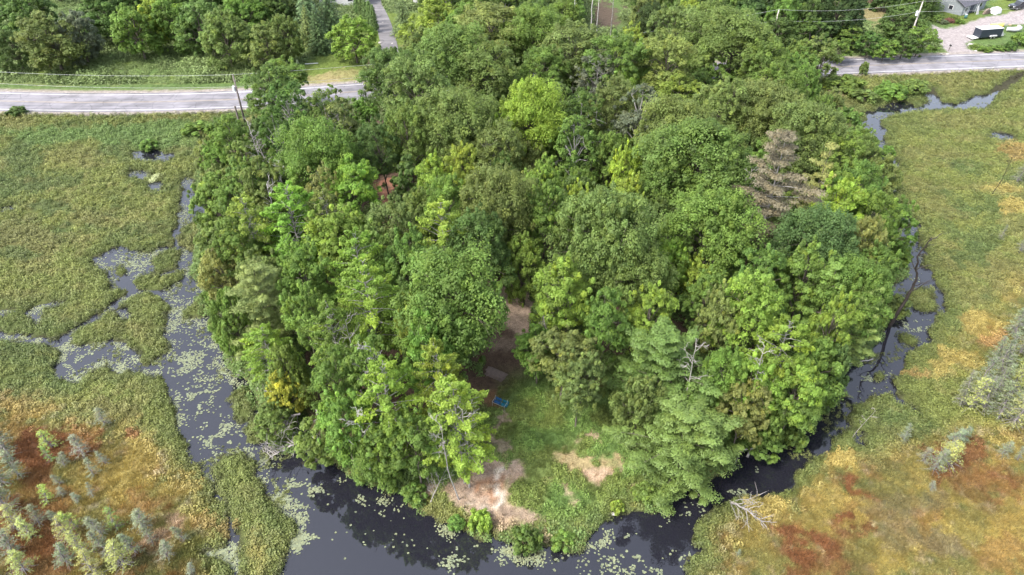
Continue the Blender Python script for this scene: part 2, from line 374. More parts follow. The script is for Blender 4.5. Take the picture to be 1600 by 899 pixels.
BLOBS = [  # px, py, rx, ry, colour, amount : patches of moss, bare soil and dry grass
 (55,715,38,28,C_RUST,1),(110,710,30,18,C_RUST,.9),(20,850,60,45,C_RUST,.8),(75,790,30,22,C_ORANGE,.7),(60,755,30,18,C_RUST,.8),(130,760,30,22,C_GOLD,.6),(190,770,26,20,C_GOLD,.9),(215,715,22,22,C_GOLD,.9),
 (220,788,22,12,C_ORANGE,.8),(195,692,9,8,C_RUST,.8),(110,690,20,10,C_ORANGE,.7),(265,830,34,18,C_TAN,.9),(255,842,20,10,C_ORANGE,.7),(330,830,16,14,C_ORANGE,.5),(270,772,14,12,C_GOLD,.7),
 (90,870,40,25,C_RUST,.7),(35,645,40,14,C_ORANGE,.35),(200,660,14,8,C_GOLD,.8),(170,650,40,14,C_OLIVE,.7),(60,620,50,16,C_MARSH2,.4),
 (1260,850,46,36,C_RUST,1),(1250,820,24,14,C_RUST,.9),(1305,800,12,13,C_RUST,1),(1278,816,9,7,C_RUST,1),(1338,748,11,18,C_RUST,1),(1355,775,13,16,C_RUST,1),(1300,860,30,30,C_RUST,.7),(1352,820,12,10,C_RUST,.8),(1335,832,14,9,C_RUST,.8),
 (1500,725,40,22,C_RUST,.85),(1475,750,22,16,C_RUST,.8),(1560,760,44,18,C_RUST,.6),(1230,885,26,14,C_RUST,.8),(1290,895,30,12,C_RUST,.7),(1460,815,20,12,C_RUST,.4),
 (1200,790,30,18,C_GOLD,.8),(1280,760,40,26,C_GOLD,.8),(1322,715,18,12,C_GOLD,1),(1230,800,40,14,C_GOLD,.6),(1330,810,24,12,C_GOLD,.8),(1420,745,40,20,C_GOLD,.5),(1590,840,40,40,C_GOLD,.8),(1570,880,30,30,C_ORANGE,.6),
 (1420,840,34,26,C_GREY,.6),(1490,865,34,20,C_GREY,.8),(1395,770,28,30,C_OLIVE,.8),(1375,725,18,18,C_OLIVE,.8),(1390,800,40,14,C_GREY,.5),(1550,810,40,16,C_OLIVE,.5),(1460,790,26,14,C_GREY,.5),(1520,775,30,10,C_OLIVE,.4),(1340,870,26,18,C_OLIVE,.6),
 (1320,752,7,7,C_MARSH2,.9),(1255,893,8,4,C_GOLD,.8),(1450,700,30,12,C_OLIVE,.4),
 (1530,500,24,22,C_GOLD,.9),(1500,565,24,14,C_GOLD,.8),(1545,525,16,12,C_ORANGE,.9),(1560,300,26,10,C_GOLD,.7),(1590,325,24,12,C_GOLD,.8),(1592,240,22,14,C_ORANGE,.6),(1530,350,26,14,C_MARSHY,.8),(1435,592,10,5,C_ORANGE,.6),(1475,590,24,10,C_GOLD,.7),(1580,455,26,14,C_GOLD,.5),
 (1540,375,30,20,C_MARSH2,.7),(1520,400,26,20,C_MARSH2,.8),(1545,320,18,24,C_MARSH2,.6),(1400,200,60,14,C_MARSH2,.3),(1310,144,8,3,C_TAN,1),(1560,430,20,26,C_OLIVE,.6),
 (238,279,14,4,np.array([.42,.46,.24]),1),(232,283,10,4,np.array([.42,.46,.24]),1),(70,255,50,10,C_MARSHY,.5),(40,240,26,26,C_MARSH2,.8),(10,290,40,16,C_MARSH2,.8),(85,285,36,10,C_MARSH2,.7),(80,325,30,10,C_MARSH2,.8),(30,360,44,14,C_MARSH2,.6),(110,210,90,12,C_GRASS,.9),(270,215,60,10,C_GRASS,.7),(250,205,60,14,C_GRASS,.9),(25,380,50,30,C_OLIVE,.7),(20,400,26,12,C_MARSH2,.7),(40,560,50,30,C_MARSH2,.7),(20,610,40,20,C_MARSH2,.5),(120,245,40,12,C_OLIVE,.5),
 (300,380,26,16,C_OLIVE,.5),(345,400,9,26,C_TAN,.9),
 # peninsula: clearings, paths, dry patches of the shore
 (946,26,24,20,C_DIRT*.30,1),(795,462,28,18,C_DIRT*1.35,1),(800,490,26,26,C_DIRT*1.35,1),(812,505,20,22,C_DIRT*1.2,1),(790,535,22,14,C_DIRT*.6,.9),(770,440,14,10,C_DIRT*.8,1),
 (600,300,12,16,C_DIRT*np.array([.85,.55,.5]),1),(608,325,12,16,C_DIRT*np.array([.8,.5,.45]),1),(612,345,12,12,C_DIRT*np.array([.8,.5,.45]),1),(1120,400,24,14,C_DIRT*.5,.9),(1165,480,12,8,C_DIRT*.5,.8),(930,595,10,12,C_DIRT*np.array([.8,.5,.45]),.9),
 (795,645,12,9,C_DIRT*.8,.9),(790,680,9,26,C_DIRT*.8,.8),(765,625,18,12,C_DIRT*np.array([.55,.4,.3]),.8),
 (768,767,62,42,C_TAN,1),(735,782,58,22,C_DIRT*1.1,1),(790,745,36,20,C_DIRT*1.1,.9),(815,790,26,18,C_DIRT,.9),(700,785,24,10,C_TAN,.7),(835,835,22,12,C_TAN,.5),(745,735,24,12,C_DIRT*.7,.9),
 (776,760,13,15,C_SAND*1.1,1),(785,777,12,12,C_SAND,1),(768,752,5,5,C_SAND,1),(800,790,14,9,C_DIRT*.5,.8),(757,765,16,14,C_RUST*1.3,.7),(800,760,12,12,C_RUST*1.3,.6),(740,795,14,6,C_SAND*.8,.6),
 (905,708,16,8,C_STRAW*.95,1),(930,720,26,10,C_STRAW*.95,1),(950,735,18,8,C_TAN,1),(920,680,10,5,C_TAN,.9),(880,760,10,9,C_TAN,.7),(885,780,9,5,C_TAN,.6),(1000,760,8,4,C_TAN,.6),(970,720,14,8,C_GRASS,.4),
 (1365,48,26,10,C_STRAW*.9,.8),(1365,22,20,8,C_STRAW*.8,.8),(540,118,40,9,C_STRAW,.5),(500,122,30,8,C_STRAW,.5),(586,95,20,8,C_STRAW,.6),(635,85,18,10,C_STRAW,.7),(120,105,90,8,C_LAWN,.9),(60,115,70,5,C_LAWN,.9),(230,125,110,6,C_LAWN,.8),(110,132,130,4,C_STRAW,.15),(1500,25,30,12,C_LAWN,1),(1570,8,20,12,C_LAWN,1),(1590,35,18,5,C_LAWN,1),
]
KG = .62
def ground_colour(x, y, f=None):
    x = np.asarray(x, float); y = np.asarray(y, float)
    wd, z, pd, rd = f if f is not None else fields(x, y)
    n1, n2, n3 = fbm(x * .16, y * .16, 61, 4), fbm(x * .5, y * .5, 71, 4), fbm(x * 2.2, y * 2.2, 81, 3)
    mixc = lambda a, b, t: a * (1 - t[:, None]) + b * t[:, None]
    c = mixc(np.tile(C_MARSH, (len(x), 1)), C_MARSH2, sstep(.50, .72, n1) * .9)
    c = mixc(c, C_MARSHY, sstep(.52, .75, n2) * .6)
    c = mixc(c, C_OLIVE * 1.1, sstep(.50, .66, fbm(x * .12, y * .34, 66, 4)) * .55)
    u, v = pix(x + (n2 - .5) * 5, y + (n1 - .5) * 5 + (n3 - .5) * 2, z)
    m, w = fbm(x * .35, y * .35, 101, 4), fbm(x * .6 + 9, y * .6, 111, 4)
    bog = mixc(mixc(np.tile(C_GOLD * .85, (len(x), 1)), C_OLIVE * 1.35, sstep(.46, .66, m) * .8), C_ORANGE * .9, sstep(.52, .66, w) * .7)
    bog = mixc(bog, C_RUST, sstep(.63, .70, fbm(x * .28 + 3, y * .28, 121, 4)) * .75)
    uu, vv = x + (n2 - .5) * 4, y + (n1 - .5) * 4
    c = mixc(c, np.array([.27, .25, .10]), sstep(.60, .72, fbm(x * .9 + 4, y * .9, 131, 3)) * .35)
    bog = bog * (.75 + .5 * fbm(x * 1.4, y * 1.4, 141, 3))[:, None]
    bog = mixc(bog, np.array([.12, .15, .06]), sstep(.58, .68, fbm(x * .8, y * .8, 151, 4)) * .7)
    bog = mixc(bog, np.array([.45, .36, .25]), sstep(.66, .76, fbm(x * 1.8, y * 1.8, 161, 2)) * .5)
    for ring, soft in ((BOG, 3.0), (BOG2, 2.2), (BOG3, 3.0), (BOG4, 1.0)):
        d = rings_sdf(uu, vv, [ring_g(ring)])
        c = mixc(c, bog, sstep(-soft, soft, d) * (.9 if ring is not BOG3 else .6))
    edge = sstep(2.6, .3, -wd) * (pd < 0)
    c = mixc(c, np.array([.120, .150, .044]), edge * .8)
    c = mixc(c, C_LITTER, sstep(1.5, 5, pd))
    south = sstep(0, 3, pd) * sstep(-1, 3, rings_sdf(uu, vv, [ring_g([(560,750),(650,700),(760,640),(790,600),(900,590),(1000,640),(1010,700),(1090,750),(1060,790),(940,870),(780,880),(640,800)])]))
    c = mixc(c, C_GRASS * np.array([1.0, 1.05, 1.0]), south)
    c = mixc(c, np.array([.13, .155, .045]), south * sstep(.45, .7, n2) * .7)
    nth = sstep(4.5, 6.5, rd)
    c = mixc(c, C_GRASS * .8, nth)
    lawn = sstep(-1.0, 1.0, rings_sdf(uu, vv, LAWN_R)) * nth
    c = mixc(c, C_LAWN, lawn)
    gz = rings_sdf(x + (n2 - .5) * 1.6, y + (n3 - .5) * 1.6, GRAVEL_R)
    for (bx, by, rx, ry, col, a) in BLOBS:
        q = ((u - bx) / rx) ** 2 + ((v - by) / ry) ** 2
        if not (q < 4).any(): continue
        t = sstep(1.85, .85, q + (m - .5) * 2.4 + (n2 - .5) * 1.2 + (n3 - .5) * 1.3) * a
        c = mixc(c, np.asarray(col), t)
    c = mixc(c, C_GRAVEL * .9, sstep(-.5, .3, gz))
    c = mixc(c, np.array([.30, .265, .24]), sstep(5.9, 4.9, np.abs(rd) + (n3 - .5) * 1.2))
    c = mixc(c, np.array([.035, .030, .022]), sstep(-.35, .05, wd) * .9)
    c = c * (0.90 + .20 * n3[:, None]) * KG
    return np.clip(c, 0, 1)

# ------------------------------------------------------------------ ground sheet
def axis(parts):
    out = [parts[0][0]]
    for a, b, s in parts:
        k = max(1, int(round((b - a) / s)))
        out += list(a + (b - a) * (np.arange(1, k + 1) / k))
    return np.array(out)
XS = axis([(-3000, -600, 400), (-600, -200, 20), (-200, -95, 1.3), (-95, 100, .42), (100, 200, 1.0), (200, 600, 20), (600, 3000, 400)])
YS = axis([(-1500, -60, 120), (-60, 16, 6), (16, 96, .36), (96, 150, .6), (150, 230, 1.0), (230, 600, 18), (600, 4000, 300)])
gx, gy = np.meshgrid(XS, YS)
fx, fy = gx.ravel(), gy.ravel()
GF = fields(fx, fy)
gc = ground_colour(fx, fy, GF)
gc = gc * np.where((GF[2] < 1) & (GF[3] < -5.5) & (GF[0] < -.1), .62, 1.0)[:, None]      # marsh ground painted darker beneath the plants, as shade in their gaps
V = np.stack([fx, fy, GF[1]], -1)
nx, ny = len(XS), len(YS)
ii = (np.arange(ny - 1)[:, None] * nx + np.arange(nx - 1)[None, :]).ravel()
F = np.stack([ii, ii + 1, ii + nx + 1, ii + nx], -1)
gme = mesh_np("ground", V, F, {'soil': ('POINT', 'FLOAT_COLOR', np.hstack([gc, np.ones((len(gc), 1))]))}, smooth=True)
m, nt, b = mat("ground")
at = N(nt, 'ShaderNodeAttribute'); at.attribute_name = 'soil'
tc = N(nt, 'ShaderNodeNewGeometry')
n1 = N(nt, 'ShaderNodeTexNoise'); n1.inputs['Scale'].default_value = 1.6; n1.inputs['Detail'].default_value = 9; n1.inputs['Roughness'].default_value = .65
n2 = N(nt, 'ShaderNodeTexNoise'); n2.inputs['Scale'].default_value = 9; n2.inputs['Detail'].default_value = 4
nt.links.new(tc.outputs['Position'], n1.inputs['Vector']); nt.links.new(tc.outputs['Position'], n2.inputs['Vector'])
ad = N(nt, 'ShaderNodeMath', operation='ADD'); nt.links.new(n1.outputs['Fac'], ad.inputs[0]); nt.links.new(n2.outputs['Fac'], ad.inputs[1])
mr = N(nt, 'ShaderNodeMapRange'); mr.inputs['From Min'].default_value = .7; mr.inputs['From Max'].default_value = 1.3; mr.inputs['To Min'].default_value = .55; mr.inputs['To Max'].default_value = 1.6
nt.links.new(ad.outputs[0], mr.inputs['Value'])
sc = N(nt, 'ShaderNodeVectorMath', operation='SCALE'); nt.links.new(at.outputs['Color'], sc.inputs[0]); nt.links.new(mr.outputs[0], sc.inputs['Scale'])
nt.links.new(sc.outputs[0], b.inputs['Base Color']); b.inputs['Roughness'].default_value = .95; b.inputs['Specular IOR Level'].default_value = .15
bp = N(nt, 'ShaderNodeBump'); bp.inputs['Strength'].default_value = .7; bp.inputs['Distance'].default_value = .12
nt.links.new(ad.outputs[0], bp.inputs['Height']); nt.links.new(bp.outputs[0], b.inputs['Normal'])
tag(add_obj("ground", gme, m), kind='structure')

# water: one sheet at z = 0, cut where the land stands above it anyway
m, nt, b = mat("bog_water")
b.inputs['Base Color'].default_value = (.010, .010, .014, 1); b.inputs['Roughness'].default_value = .03; b.inputs['IOR'].default_value = 1.6
b.inputs['Specular IOR Level'].default_value = .5
tc = N(nt, 'ShaderNodeNewGeometry'); n1 = N(nt, 'ShaderNodeTexNoise'); n1.inputs['Scale'].default_value = 1.2; n1.inputs['Detail'].default_value = 4
nt.links.new(tc.outputs['Position'], n1.inputs['Vector'])
bp = N(nt, 'ShaderNodeBump'); bp.inputs['Strength'].default_value = .05; bp.inputs['Distance'].default_value = .05
nt.links.new(n1.outputs['Fac'], bp.inputs['Height']); nt.links.new(bp.outputs[0], b.inputs['Normal'])
WATER_M = m
wme = bpy.data.meshes.new("water")
wme.from_pydata([(-400, -80, 0), (400, -80, 0), (400, 400, 0), (-400, 400, 0)], [], [(0, 1, 2, 3)])
tag(add_obj("water", wme, m), kind='structure')

# ------------------------------------------------------------------ road, driveways and their paint
def ribbon(L, w0, w1, z, crown=0.0, step=None):
    """strip between two offsets of the line L"""
    L = np.asarray(L)[:, :2]
    T = np.gradient(L, axis=0); T /= np.linalg.norm(T, axis=1)[:, None]
    Nn = np.stack([-T[:, 1], T[:, 0]], -1)
    A, B = L + Nn * w0, L + Nn * w1
    Vv = np.empty((len(L) * 2, 3)); Vv[0::2, :2] = A; Vv[1::2, :2] = B; Vv[:, 2] = z
    k = np.arange(len(L) - 1) * 2
    return Vv, np.stack([k, k + 2, k + 3, k + 1], -1)
def asphalt(name, rgb, patchy=.25):
    m, nt, b = mat(name)
    tc = N(nt, 'ShaderNodeNewGeometry')
    mp = N(nt, 'ShaderNodeMapping'); mp.inputs['Scale'].default_value = (.12, 1.3, 1)
    nt.links.new(tc.outputs['Position'], mp.inputs['Vector'])
    a = N(nt, 'ShaderNodeTexNoise'); a.inputs['Scale'].default_value = 1.0; a.inputs['Detail'].default_value = 6
    nt.links.new(mp.outputs[0], a.inputs['Vector'])
    c = N(nt, 'ShaderNodeTexNoise'); c.inputs['Scale'].default_value = .35; c.inputs['Detail'].default_value = 5
    nt.links.new(tc.outputs['Position'], c.inputs['Vector'])
    ad = N(nt, 'ShaderNodeMath', operation='ADD'); nt.links.new(a.outputs['Fac'], ad.inputs[0]); nt.links.new(c.outputs['Fac'], ad.inputs[1])
    rp = N(nt, 'ShaderNodeValToRGB'); rp.color_ramp.elements[0].position = .38; rp.color_ramp.elements[1].position = .66
    rp.color_ramp.elements[0].color = (*[x * (1 - patchy) for x in rgb], 1); rp.color_ramp.elements[1].color = (*[x * (1 + patchy) for x in rgb], 1)
    h = N(nt, 'ShaderNodeMath', operation='MULTIPLY'); h.inputs[1].default_value = .5
    nt.links.new(ad.outputs[0], h.inputs[0]); nt.links.new(h.outputs[0], rp.inputs['Fac'])
    # cracks
    vo = N(nt, 'ShaderNodeTexVoronoi'); vo.feature = 'DISTANCE_TO_EDGE'; vo.inputs['Scale'].default_value = .35
    wv = N(nt, 'ShaderNodeVectorMath', operation='ADD'); nt.links.new(tc.outputs['Position'], wv.inputs[0]); nt.links.new(c.outputs['Color'], wv.inputs[1])
    nt.links.new(wv.outputs[0], vo.inputs['Vector'])
    ck = N(nt, 'ShaderNodeMapRange'); ck.inputs['From Max'].default_value = .02; ck.inputs['To Min'].default_value = .55
    nt.links.new(vo.outputs['Distance'], ck.inputs['Value'])
    sc = N(nt, 'ShaderNodeVectorMath', operation='SCALE'); nt.links.new(rp.outputs[0], sc.inputs[0]); nt.links.new(ck.outputs[0], sc.inputs['Scale'])
    nt.links.new(sc.outputs[0], b.inputs['Base Color']); b.inputs['Roughness'].default_value = .85; b.inputs['Specular IOR Level'].default_value = .3
    return m
ROADM = asphalt("worn_asphalt", (.150, .144, .158), .38)
DRIVEM = asphalt("drive_asphalt", (.125, .118, .122), .3)
PAINTW = plain("white_road_paint", (.42,.41,.40), .6, noise=.25, scale=1.2)
PAINTY = plain("faded_yellow_paint", (.22,.18,.13), .7, noise=.35, scale=.8)
Vv, Ff = ribbon(ROAD_G, -4.15, 4.15, ZR)
tag(add_obj("road", mesh_np("road", Vv, Ff), ROADM), kind='structure')
for s in (-3.45, 3.35):
    Vv, Ff = ribbon(ROAD_G, s - .09, s + .09, ZR + .006)
    tag(add_obj("road_edge_line", mesh_np("road_edge_line", Vv, Ff), PAINTW), kind='structure')
for s in (-.14, .14):
    Vv, Ff = ribbon(ROAD_G, s - .06, s + .06, ZR + .006)
    tag(add_obj("road_centre_line", mesh_np("road_centre_line", Vv, Ff), PAINTY), kind='structure')
DG = DRIVE_G[3:]
z_d = fields(DRIVE_G[:, 0], DRIVE_G[:, 1])[1]
Vv, Ff = ribbon(DRIVE_G, -1.75, 1.75, ZR)
zz = fields(Vv[:, 0], Vv[:, 1])[1]; Vv[:, 2] = np.maximum(zz + .10, ZR + .003)
tag(add_obj("driveway", mesh_np("driveway", Vv, Ff), DRIVEM), kind='structure')
# ------------------------------------------------------------------ tree prototypes (shared mesh data)
def fill_clumps(cen, rad, n, L, W, up=.5, out=.9, rnd=.32, low=.3, vs=.20, warm=.25, outward=None):
    """n leaves in each ellipsoidal clump"""
    K = len(cen); idx = np.repeat(np.arange(K), n)
    u = unit(RNG.normal(size=(len(idx), 3)))
    fl = (u[:, 2] < 0) & (RNG.random(len(idx)) > low); u[fl, 2] *= -1
    r = RNG.random(len(idx)) ** .38
    p = cen[idx] + u * r[:, None] * rad[idx]
    nn = unit(u * out + np.array([0, 0, up]) + RNG.normal(size=u.shape) * rnd)
    cv = RNG.normal(0, vs, K)[idx]; cw = np.clip(RNG.normal(.1, warm, K), 0, .9)[idx]
    var = np.clip(1 + cv + RNG.normal(0, .07, len(idx)), .5, 1.6)
    return leaves(p, nn, L, W, var, np.clip(cw + RNG.normal(0, .1, len(idx)), 0, 1))
def dirs(n, zlo, zhi=1.0):
    z = np.linspace(zhi, zlo, n) + RNG.normal(0, .04, n); z = np.clip(z, -1, .99)
    a = np.arange(n) * 2.39996 + RNG.normal(0, .25, n); s = np.sqrt(1 - z * z)
    return np.stack([np.cos(a) * s, np.sin(a) * s, z], -1)
def limb(a, b, sag=.15, k=5):
    t = np.linspace(0, 1, k)[:, None]
    mid = np.array([0, 0, np.linalg.norm(b - a) * sag])
    return a + (b - a) * t + mid * (4 * t * (1 - t)) + RNG.normal(0, .08, (k, 3)) * (4 * t * (1 - t))
def parts_to_mesh(name, chunks):
    V = np.vstack([c[0] for c in chunks]); k = 0; Fs = []
    for c in chunks: Fs.append(c[1] + k); k += len(c[0])
    return mesh_np(name, V, np.vstack(Fs), {'leaf': ('FACE', 'FLOAT_COLOR', np.vstack([c[2] for c in chunks]))})
def broadleaf(R=5.0, H=14.0, lobes=24, clumps=12, n=42, flat=.8, L=.34, W=.25, cz=.60, vz=.40, zlo=-.45, warm=.2, gap=0.0, tr=.22, wood=1.0, rag=.12):
    D = dirs(lobes, zlo)
    env = np.array([R, R, vz * H])
    k = .62 * (1 + RNG.normal(0, rag, lobes))
    C = D * env * k[:, None] + np.array([0, 0, cz * H])
    LR = .38 * R * RNG.uniform(.6, 1.4, lobes)
    cen, rad = [], []
    for i in range(lobes):
        if RNG.random() < gap: continue
        d = unit(D[i] * .9 + RNG.normal(size=(clumps, 3)) * .8 + np.array([0, 0, .35]))
        cen.append(C[i] + d * LR[i] * np.array([1, 1, flat]) * RNG.uniform(.6, 1.05, (clumps, 1)))
        q = LR[i] * .36 * RNG.uniform(.6, 1.45, (clumps, 1))
        rad.append(np.hstack([q, q, q * flat]))
    cen, rad = np.vstack(cen), np.vstack(rad)
    sh = unit(RNG.normal(size=(lobes * 2, 3)) + np.array([0, 0, .8])); sc_n = sh * env * RNG.uniform(.9, 1.12, (lobes * 2, 1)) + np.array([0, 0, cz * H])
    q2 = R * RNG.uniform(.05, .10, (lobes * 2, 1)); cen = np.vstack([cen, sc_n]); rad = np.vstack([rad, np.hstack([q2, q2, q2 * 1.3])])
    ch = [fill_clumps(cen, rad, n, L, W, warm=warm)]
    lean = RNG.normal(0, .25, 2)
    tp = np.array([[0, 0, -.3], [lean[0] * .3, lean[1] * .3, .25 * H], [lean[0], lean[1], .5 * H], [lean[0] * 1.3, lean[1] * 1.3, .82 * H]])
    lines = [(catmull(tp, 3), tr, tr * .25)]
    for i in range(lobes):
        z0 = np.clip(C[i][2] - abs(D[i][2]) * 1.5 - RNG.uniform(1, 3), .25 * H, .75 * H)
        lines.append((limb(np.array([lean[0] * z0 / H, lean[1] * z0 / H, z0]), C[i]), tr * .35 * wood, .035))
        for _ in range(3):
            e = C[i] + unit(RNG.normal(size=3) + D[i]) * LR[i] * .9
            lines.append((limb(C[i], e, .05, 3), .04, .015))
    return lines, ch
def spray_tree(R=4.5, H=14.0, br=64, L=.36, W=.22, per=190, z0=.28, rise=.25, tr=.2, flat=.10, warm=.25, top=.55):
    """branches carry flat feathery sprays that stick out at their tips"""
    lines = [(np.array([[0, 0, -.3], [.1, 0, .4 * H], [0, .1, .97 * H]]), tr, .03)]
    P, NN, vv, ww = [], [], [], []
    for i in range(br):
        t = (i + RNG.random()) / br
        z = H * (z0 + (1 - z0) * t)
        prof = np.sin(np.pi * np.clip(.18 + .80 * t, 0, 1)) ** .8 * (1 - .25 * t)
        ln = R * prof * RNG.uniform(.75, 1.18) + .5
        a = i * 2.39996 + RNG.normal(0, .3)
        up = rise * (0.2 + 1.6 * t * top) + RNG.normal(0, .10)
        d = unit(np.array([np.cos(a), np.sin(a), up])); side = np.array([-np.sin(a), np.cos(a), 0])
        base = np.array([0, 0, z - .15 * ln])
        tip = base + d * ln
        lines.append((limb(base, tip, .03, 4), .05, .012))
        bv, bw = RNG.normal(0, .13), np.clip(RNG.normal(.12, warm), 0, .9)
        nsp = 9
        for s in range(nsp):
            f = .35 + .65 * (s + RNG.random() * .6) / nsp
            c = base + d * ln * f
            sd = side * (1 if s % 2 else -1)
            ax = unit(d * .9 + sd * (.9 * (1.08 - f))); sl = ln * .34 * (1.25 - f) + .45
            q = int(per / nsp)
            u = RNG.random(q) ** .8; v = RNG.normal(0, .13, q) * (1.1 - u)
            lat = np.cross(ax, [0, 0, 1.0])
            p = c + ax * (u * sl)[:, None] + lat * (v * sl * 1.6)[:, None]
            p[:, 2] += RNG.normal(0, flat, q) - .12 * u * u * sl
            P.append(p); NN.append(unit(np.array([0, 0, 1.0]) + d * .3 + RNG.normal(size=(q, 3)) * .38))
            vv.append(np.clip(1 + bv + RNG.normal(0, .17, q), .5, 1.6)); ww.append(np.clip(bw + RNG.normal(0, .1, q), 0, 1))
    P = np.vstack(P)
    return lines, [leaves(P, np.vstack(NN), L, W, np.concatenate(vv), np.concatenate(ww))]
def pine(R=3.8, H=15.0, whorls=9, arms=5, z0=.25, n=80, L=.34, W=.085, tr=.2, top=.9, gap=.1, droop=0.0, pad=.72, upsweep=.25, dense=1.0):
    lines = [(np.array([[0, 0, -.3], [.1, .05, .5 * H], [0, 0, H * .98]]), tr, .03)]
    cen, rad = [], []
    for w in range(whorls):
        t = w / (whorls - 1)
        z = H * (z0 + (.98 - z0) * t)
        prof = (np.sin(np.pi * (.22 + .72 * t)) ** .7) * (1.02 - top * .55 * t)
        for k in range(arms):
            if RNG.random() < gap: continue
            a = 2 * np.pi * (k + RNG.uniform(-.3, .3)) / arms + w * .8
            ln = R * prof * RNG.uniform(.45, 1.25) * (1 + .3 * math.cos(a - w)) + .35
            d = unit(np.array([np.cos(a), np.sin(a), upsweep * (t * 1.4) - droop])); base = np.array([0, 0, z])
            tip = base + d * ln + np.array([0, 0, .06 * ln])
            lines.append((limb(base, tip, .02, 4), .05, .015))
            m = max(2, int(ln * 1.7))
            for s in range(m):
                f = .35 + .68 * (s + RNG.random() * .5) / m
                side = np.array([-np.sin(a), np.cos(a), 0]) * RNG.normal(0, .22 * ln * (1.1 - f) + .08)
                cen.append(base + (tip - base) * f + side + np.array([0, 0, .08])); q = pad * RNG.uniform(.6, 1.2)
                rad.append([q, q, q * .42])
    cen.append(np.array([0, 0, H])); rad.append([.35, .35, .6])
    return lines, [fill_clumps(np.array(cen), np.array(rad), int(n * dense), L, W, up=.7, out=.9, rnd=.35, low=.5, vs=.12, warm=.12)]
def spruce(R=2.4, H=12.0, rows=26, n=16, L=.32, W=.13, col=0, tr=.15, pw=.9, z0=.06, droop=.28, arms=11, lump=.12):
    lines = [(np.array([[0, 0, -.3], [0, 0, H]]), tr, .02)]
    P, NN, vv = [], [], []
    for r in range(rows):
        t = r / rows; z = H * (z0 + (1 - z0) * t)
        rr = R * (1 - t) ** pw + .12
        na = max(4, int(arms * (1 - t) + 4))
        for k in range(na):
            a = 2 * np.pi * k / na + r * .7 + RNG.normal(0, .12); ln = rr * RNG.uniform(.8 - lump, 1.1 + lump)
            q = int(n * (.4 + ln))
            u = RNG.random(q) ** .6
            w = RNG.normal(0, .16, q) * (1.15 - u) * max(ln, .6)
            d = np.array([np.cos(a), np.sin(a), 0]); s = np.array([-np.sin(a), np.cos(a), 0])
            p = d * (u * ln)[:, None] + s * w[:, None]; p[:, 2] += z - droop * u * ln + RNG.normal(0, .07, q)
            P.append(p); NN.append(unit(d * .6 + np.array([0, 0, .8]) + RNG.normal(size=(q, 3)) * .4)); vv.append(np.clip(1 + RNG.normal(0, .1) + RNG.normal(0, .15, q), .5, 1.6))
            if ln > .8: lines.append((np.array([[0, 0, z], d * ln * .8 + np.array([0, 0, z - droop * ln * .7])]), .025, .01))
    P = np.vstack(P); v = np.concatenate(vv)
    return lines, [leaves(P, np.vstack(NN), L, W, v, RNG.uniform(0, .2, len(P)))]
def bog_conifer(R=.9, H=5.0, rows=18, tufts=7, n=9, twig=1.0, sparse=.25, L=.20, W=.05):
    lines = [(np.array([[0, 0, -.2], [RNG.normal(0, .12), RNG.normal(0, .12), H * .55], [RNG.normal(0, .18), RNG.normal(0, .18), H]]), .06, .012)]
    cen, rad = [], []
    for r in range(rows):
        t = r / rows; z = H * (.12 + .86 * t); rr = R * (1.05 - t) ** .8 * RNG.uniform(.7, 1.2) + .08
        for k in range(5):
            a = RNG.uniform(0, 6.28); ln = rr * RNG.uniform(.6, 1.1)
            tip = np.array([np.cos(a) * ln, np.sin(a) * ln, z - .1 * ln])
            lines.append((np.array([[0, 0, z], tip]), .016 * twig, .008))
            if RNG.random() > sparse:
                for f in (.55, .95):
                    cen.append(np.array([0, 0, z]) * (1 - f) + tip * f); q = .16 + .12 * RNG.random(); rad.append([q, q, q * .7])
    return lines, [fill_clumps(np.array(cen), np.array(rad), n, L, W, up=.5, low=.6, vs=.15, warm=.2)]
def shrub(R=1.3, H=1.5, lobes=14, clumps=9, n=26, L=.22, W=.16, warm=.25):
    D = dirs(lobes, -.05); C = D * np.array([R, R, H * .9]) * .6 + np.array([0, 0, .25 * H])
    cen, rad = [], []
    for i in range(lobes):
        d = unit(D[i] + RNG.normal(size=(clumps, 3)) * .8 + np.array([0, 0, .3])); lr = .42 * R * RNG.uniform(.7, 1.25)
        cen.append(C[i] + d * lr * RNG.uniform(.5, 1, (clumps, 1))); q = lr * .42 * RNG.uniform(.7, 1.3, (clumps, 1)); rad.append(np.hstack([q, q, q]))
    cen, rad = np.vstack(cen), np.vstack(rad); cen[:, 2] = np.maximum(cen[:, 2], .05)
    return [(limb(np.array([0, 0, -.1]), C[i], .05, 4), .035, .012) for i in range(lobes)], [fill_clumps(cen, rad, n, L, W, warm=warm)]
def dead_tree(H=10.0, spread=.9, depth=4, r0=.13, lean=(0, 0), kids=3, straight=.12, first=.35):
    lines = []
    def grow(a, d, ln, r, lv):
        k = 5; P = [a]
        for i in range(k):
            d = unit(d + RNG.normal(size=3) * straight); P.append(P[-1] + d * ln / k)
        lines.append((np.array(P), r, r * (.55 if lv else .35)))
        if lv >= depth: return
        for j in range(kids + (3 if lv == 0 else 0)):
            f = RNG.uniform(first if lv == 0 else .25, 1); q = f * k; i = min(int(q), k - 1)
            b = P[i] + (P[i + 1] - P[i]) * (q - i)
            nd = unit(d + unit(RNG.normal(size=3)) * spread)
            grow(b, nd, ln * RNG.uniform(.35, .62), max(r * .5, .012), lv + 1)
    grow(np.array([0., 0, -.2]), unit(np.array([lean[0], lean[1], 1.0])), H, r0, 0)
    return lines
PROTO = {}
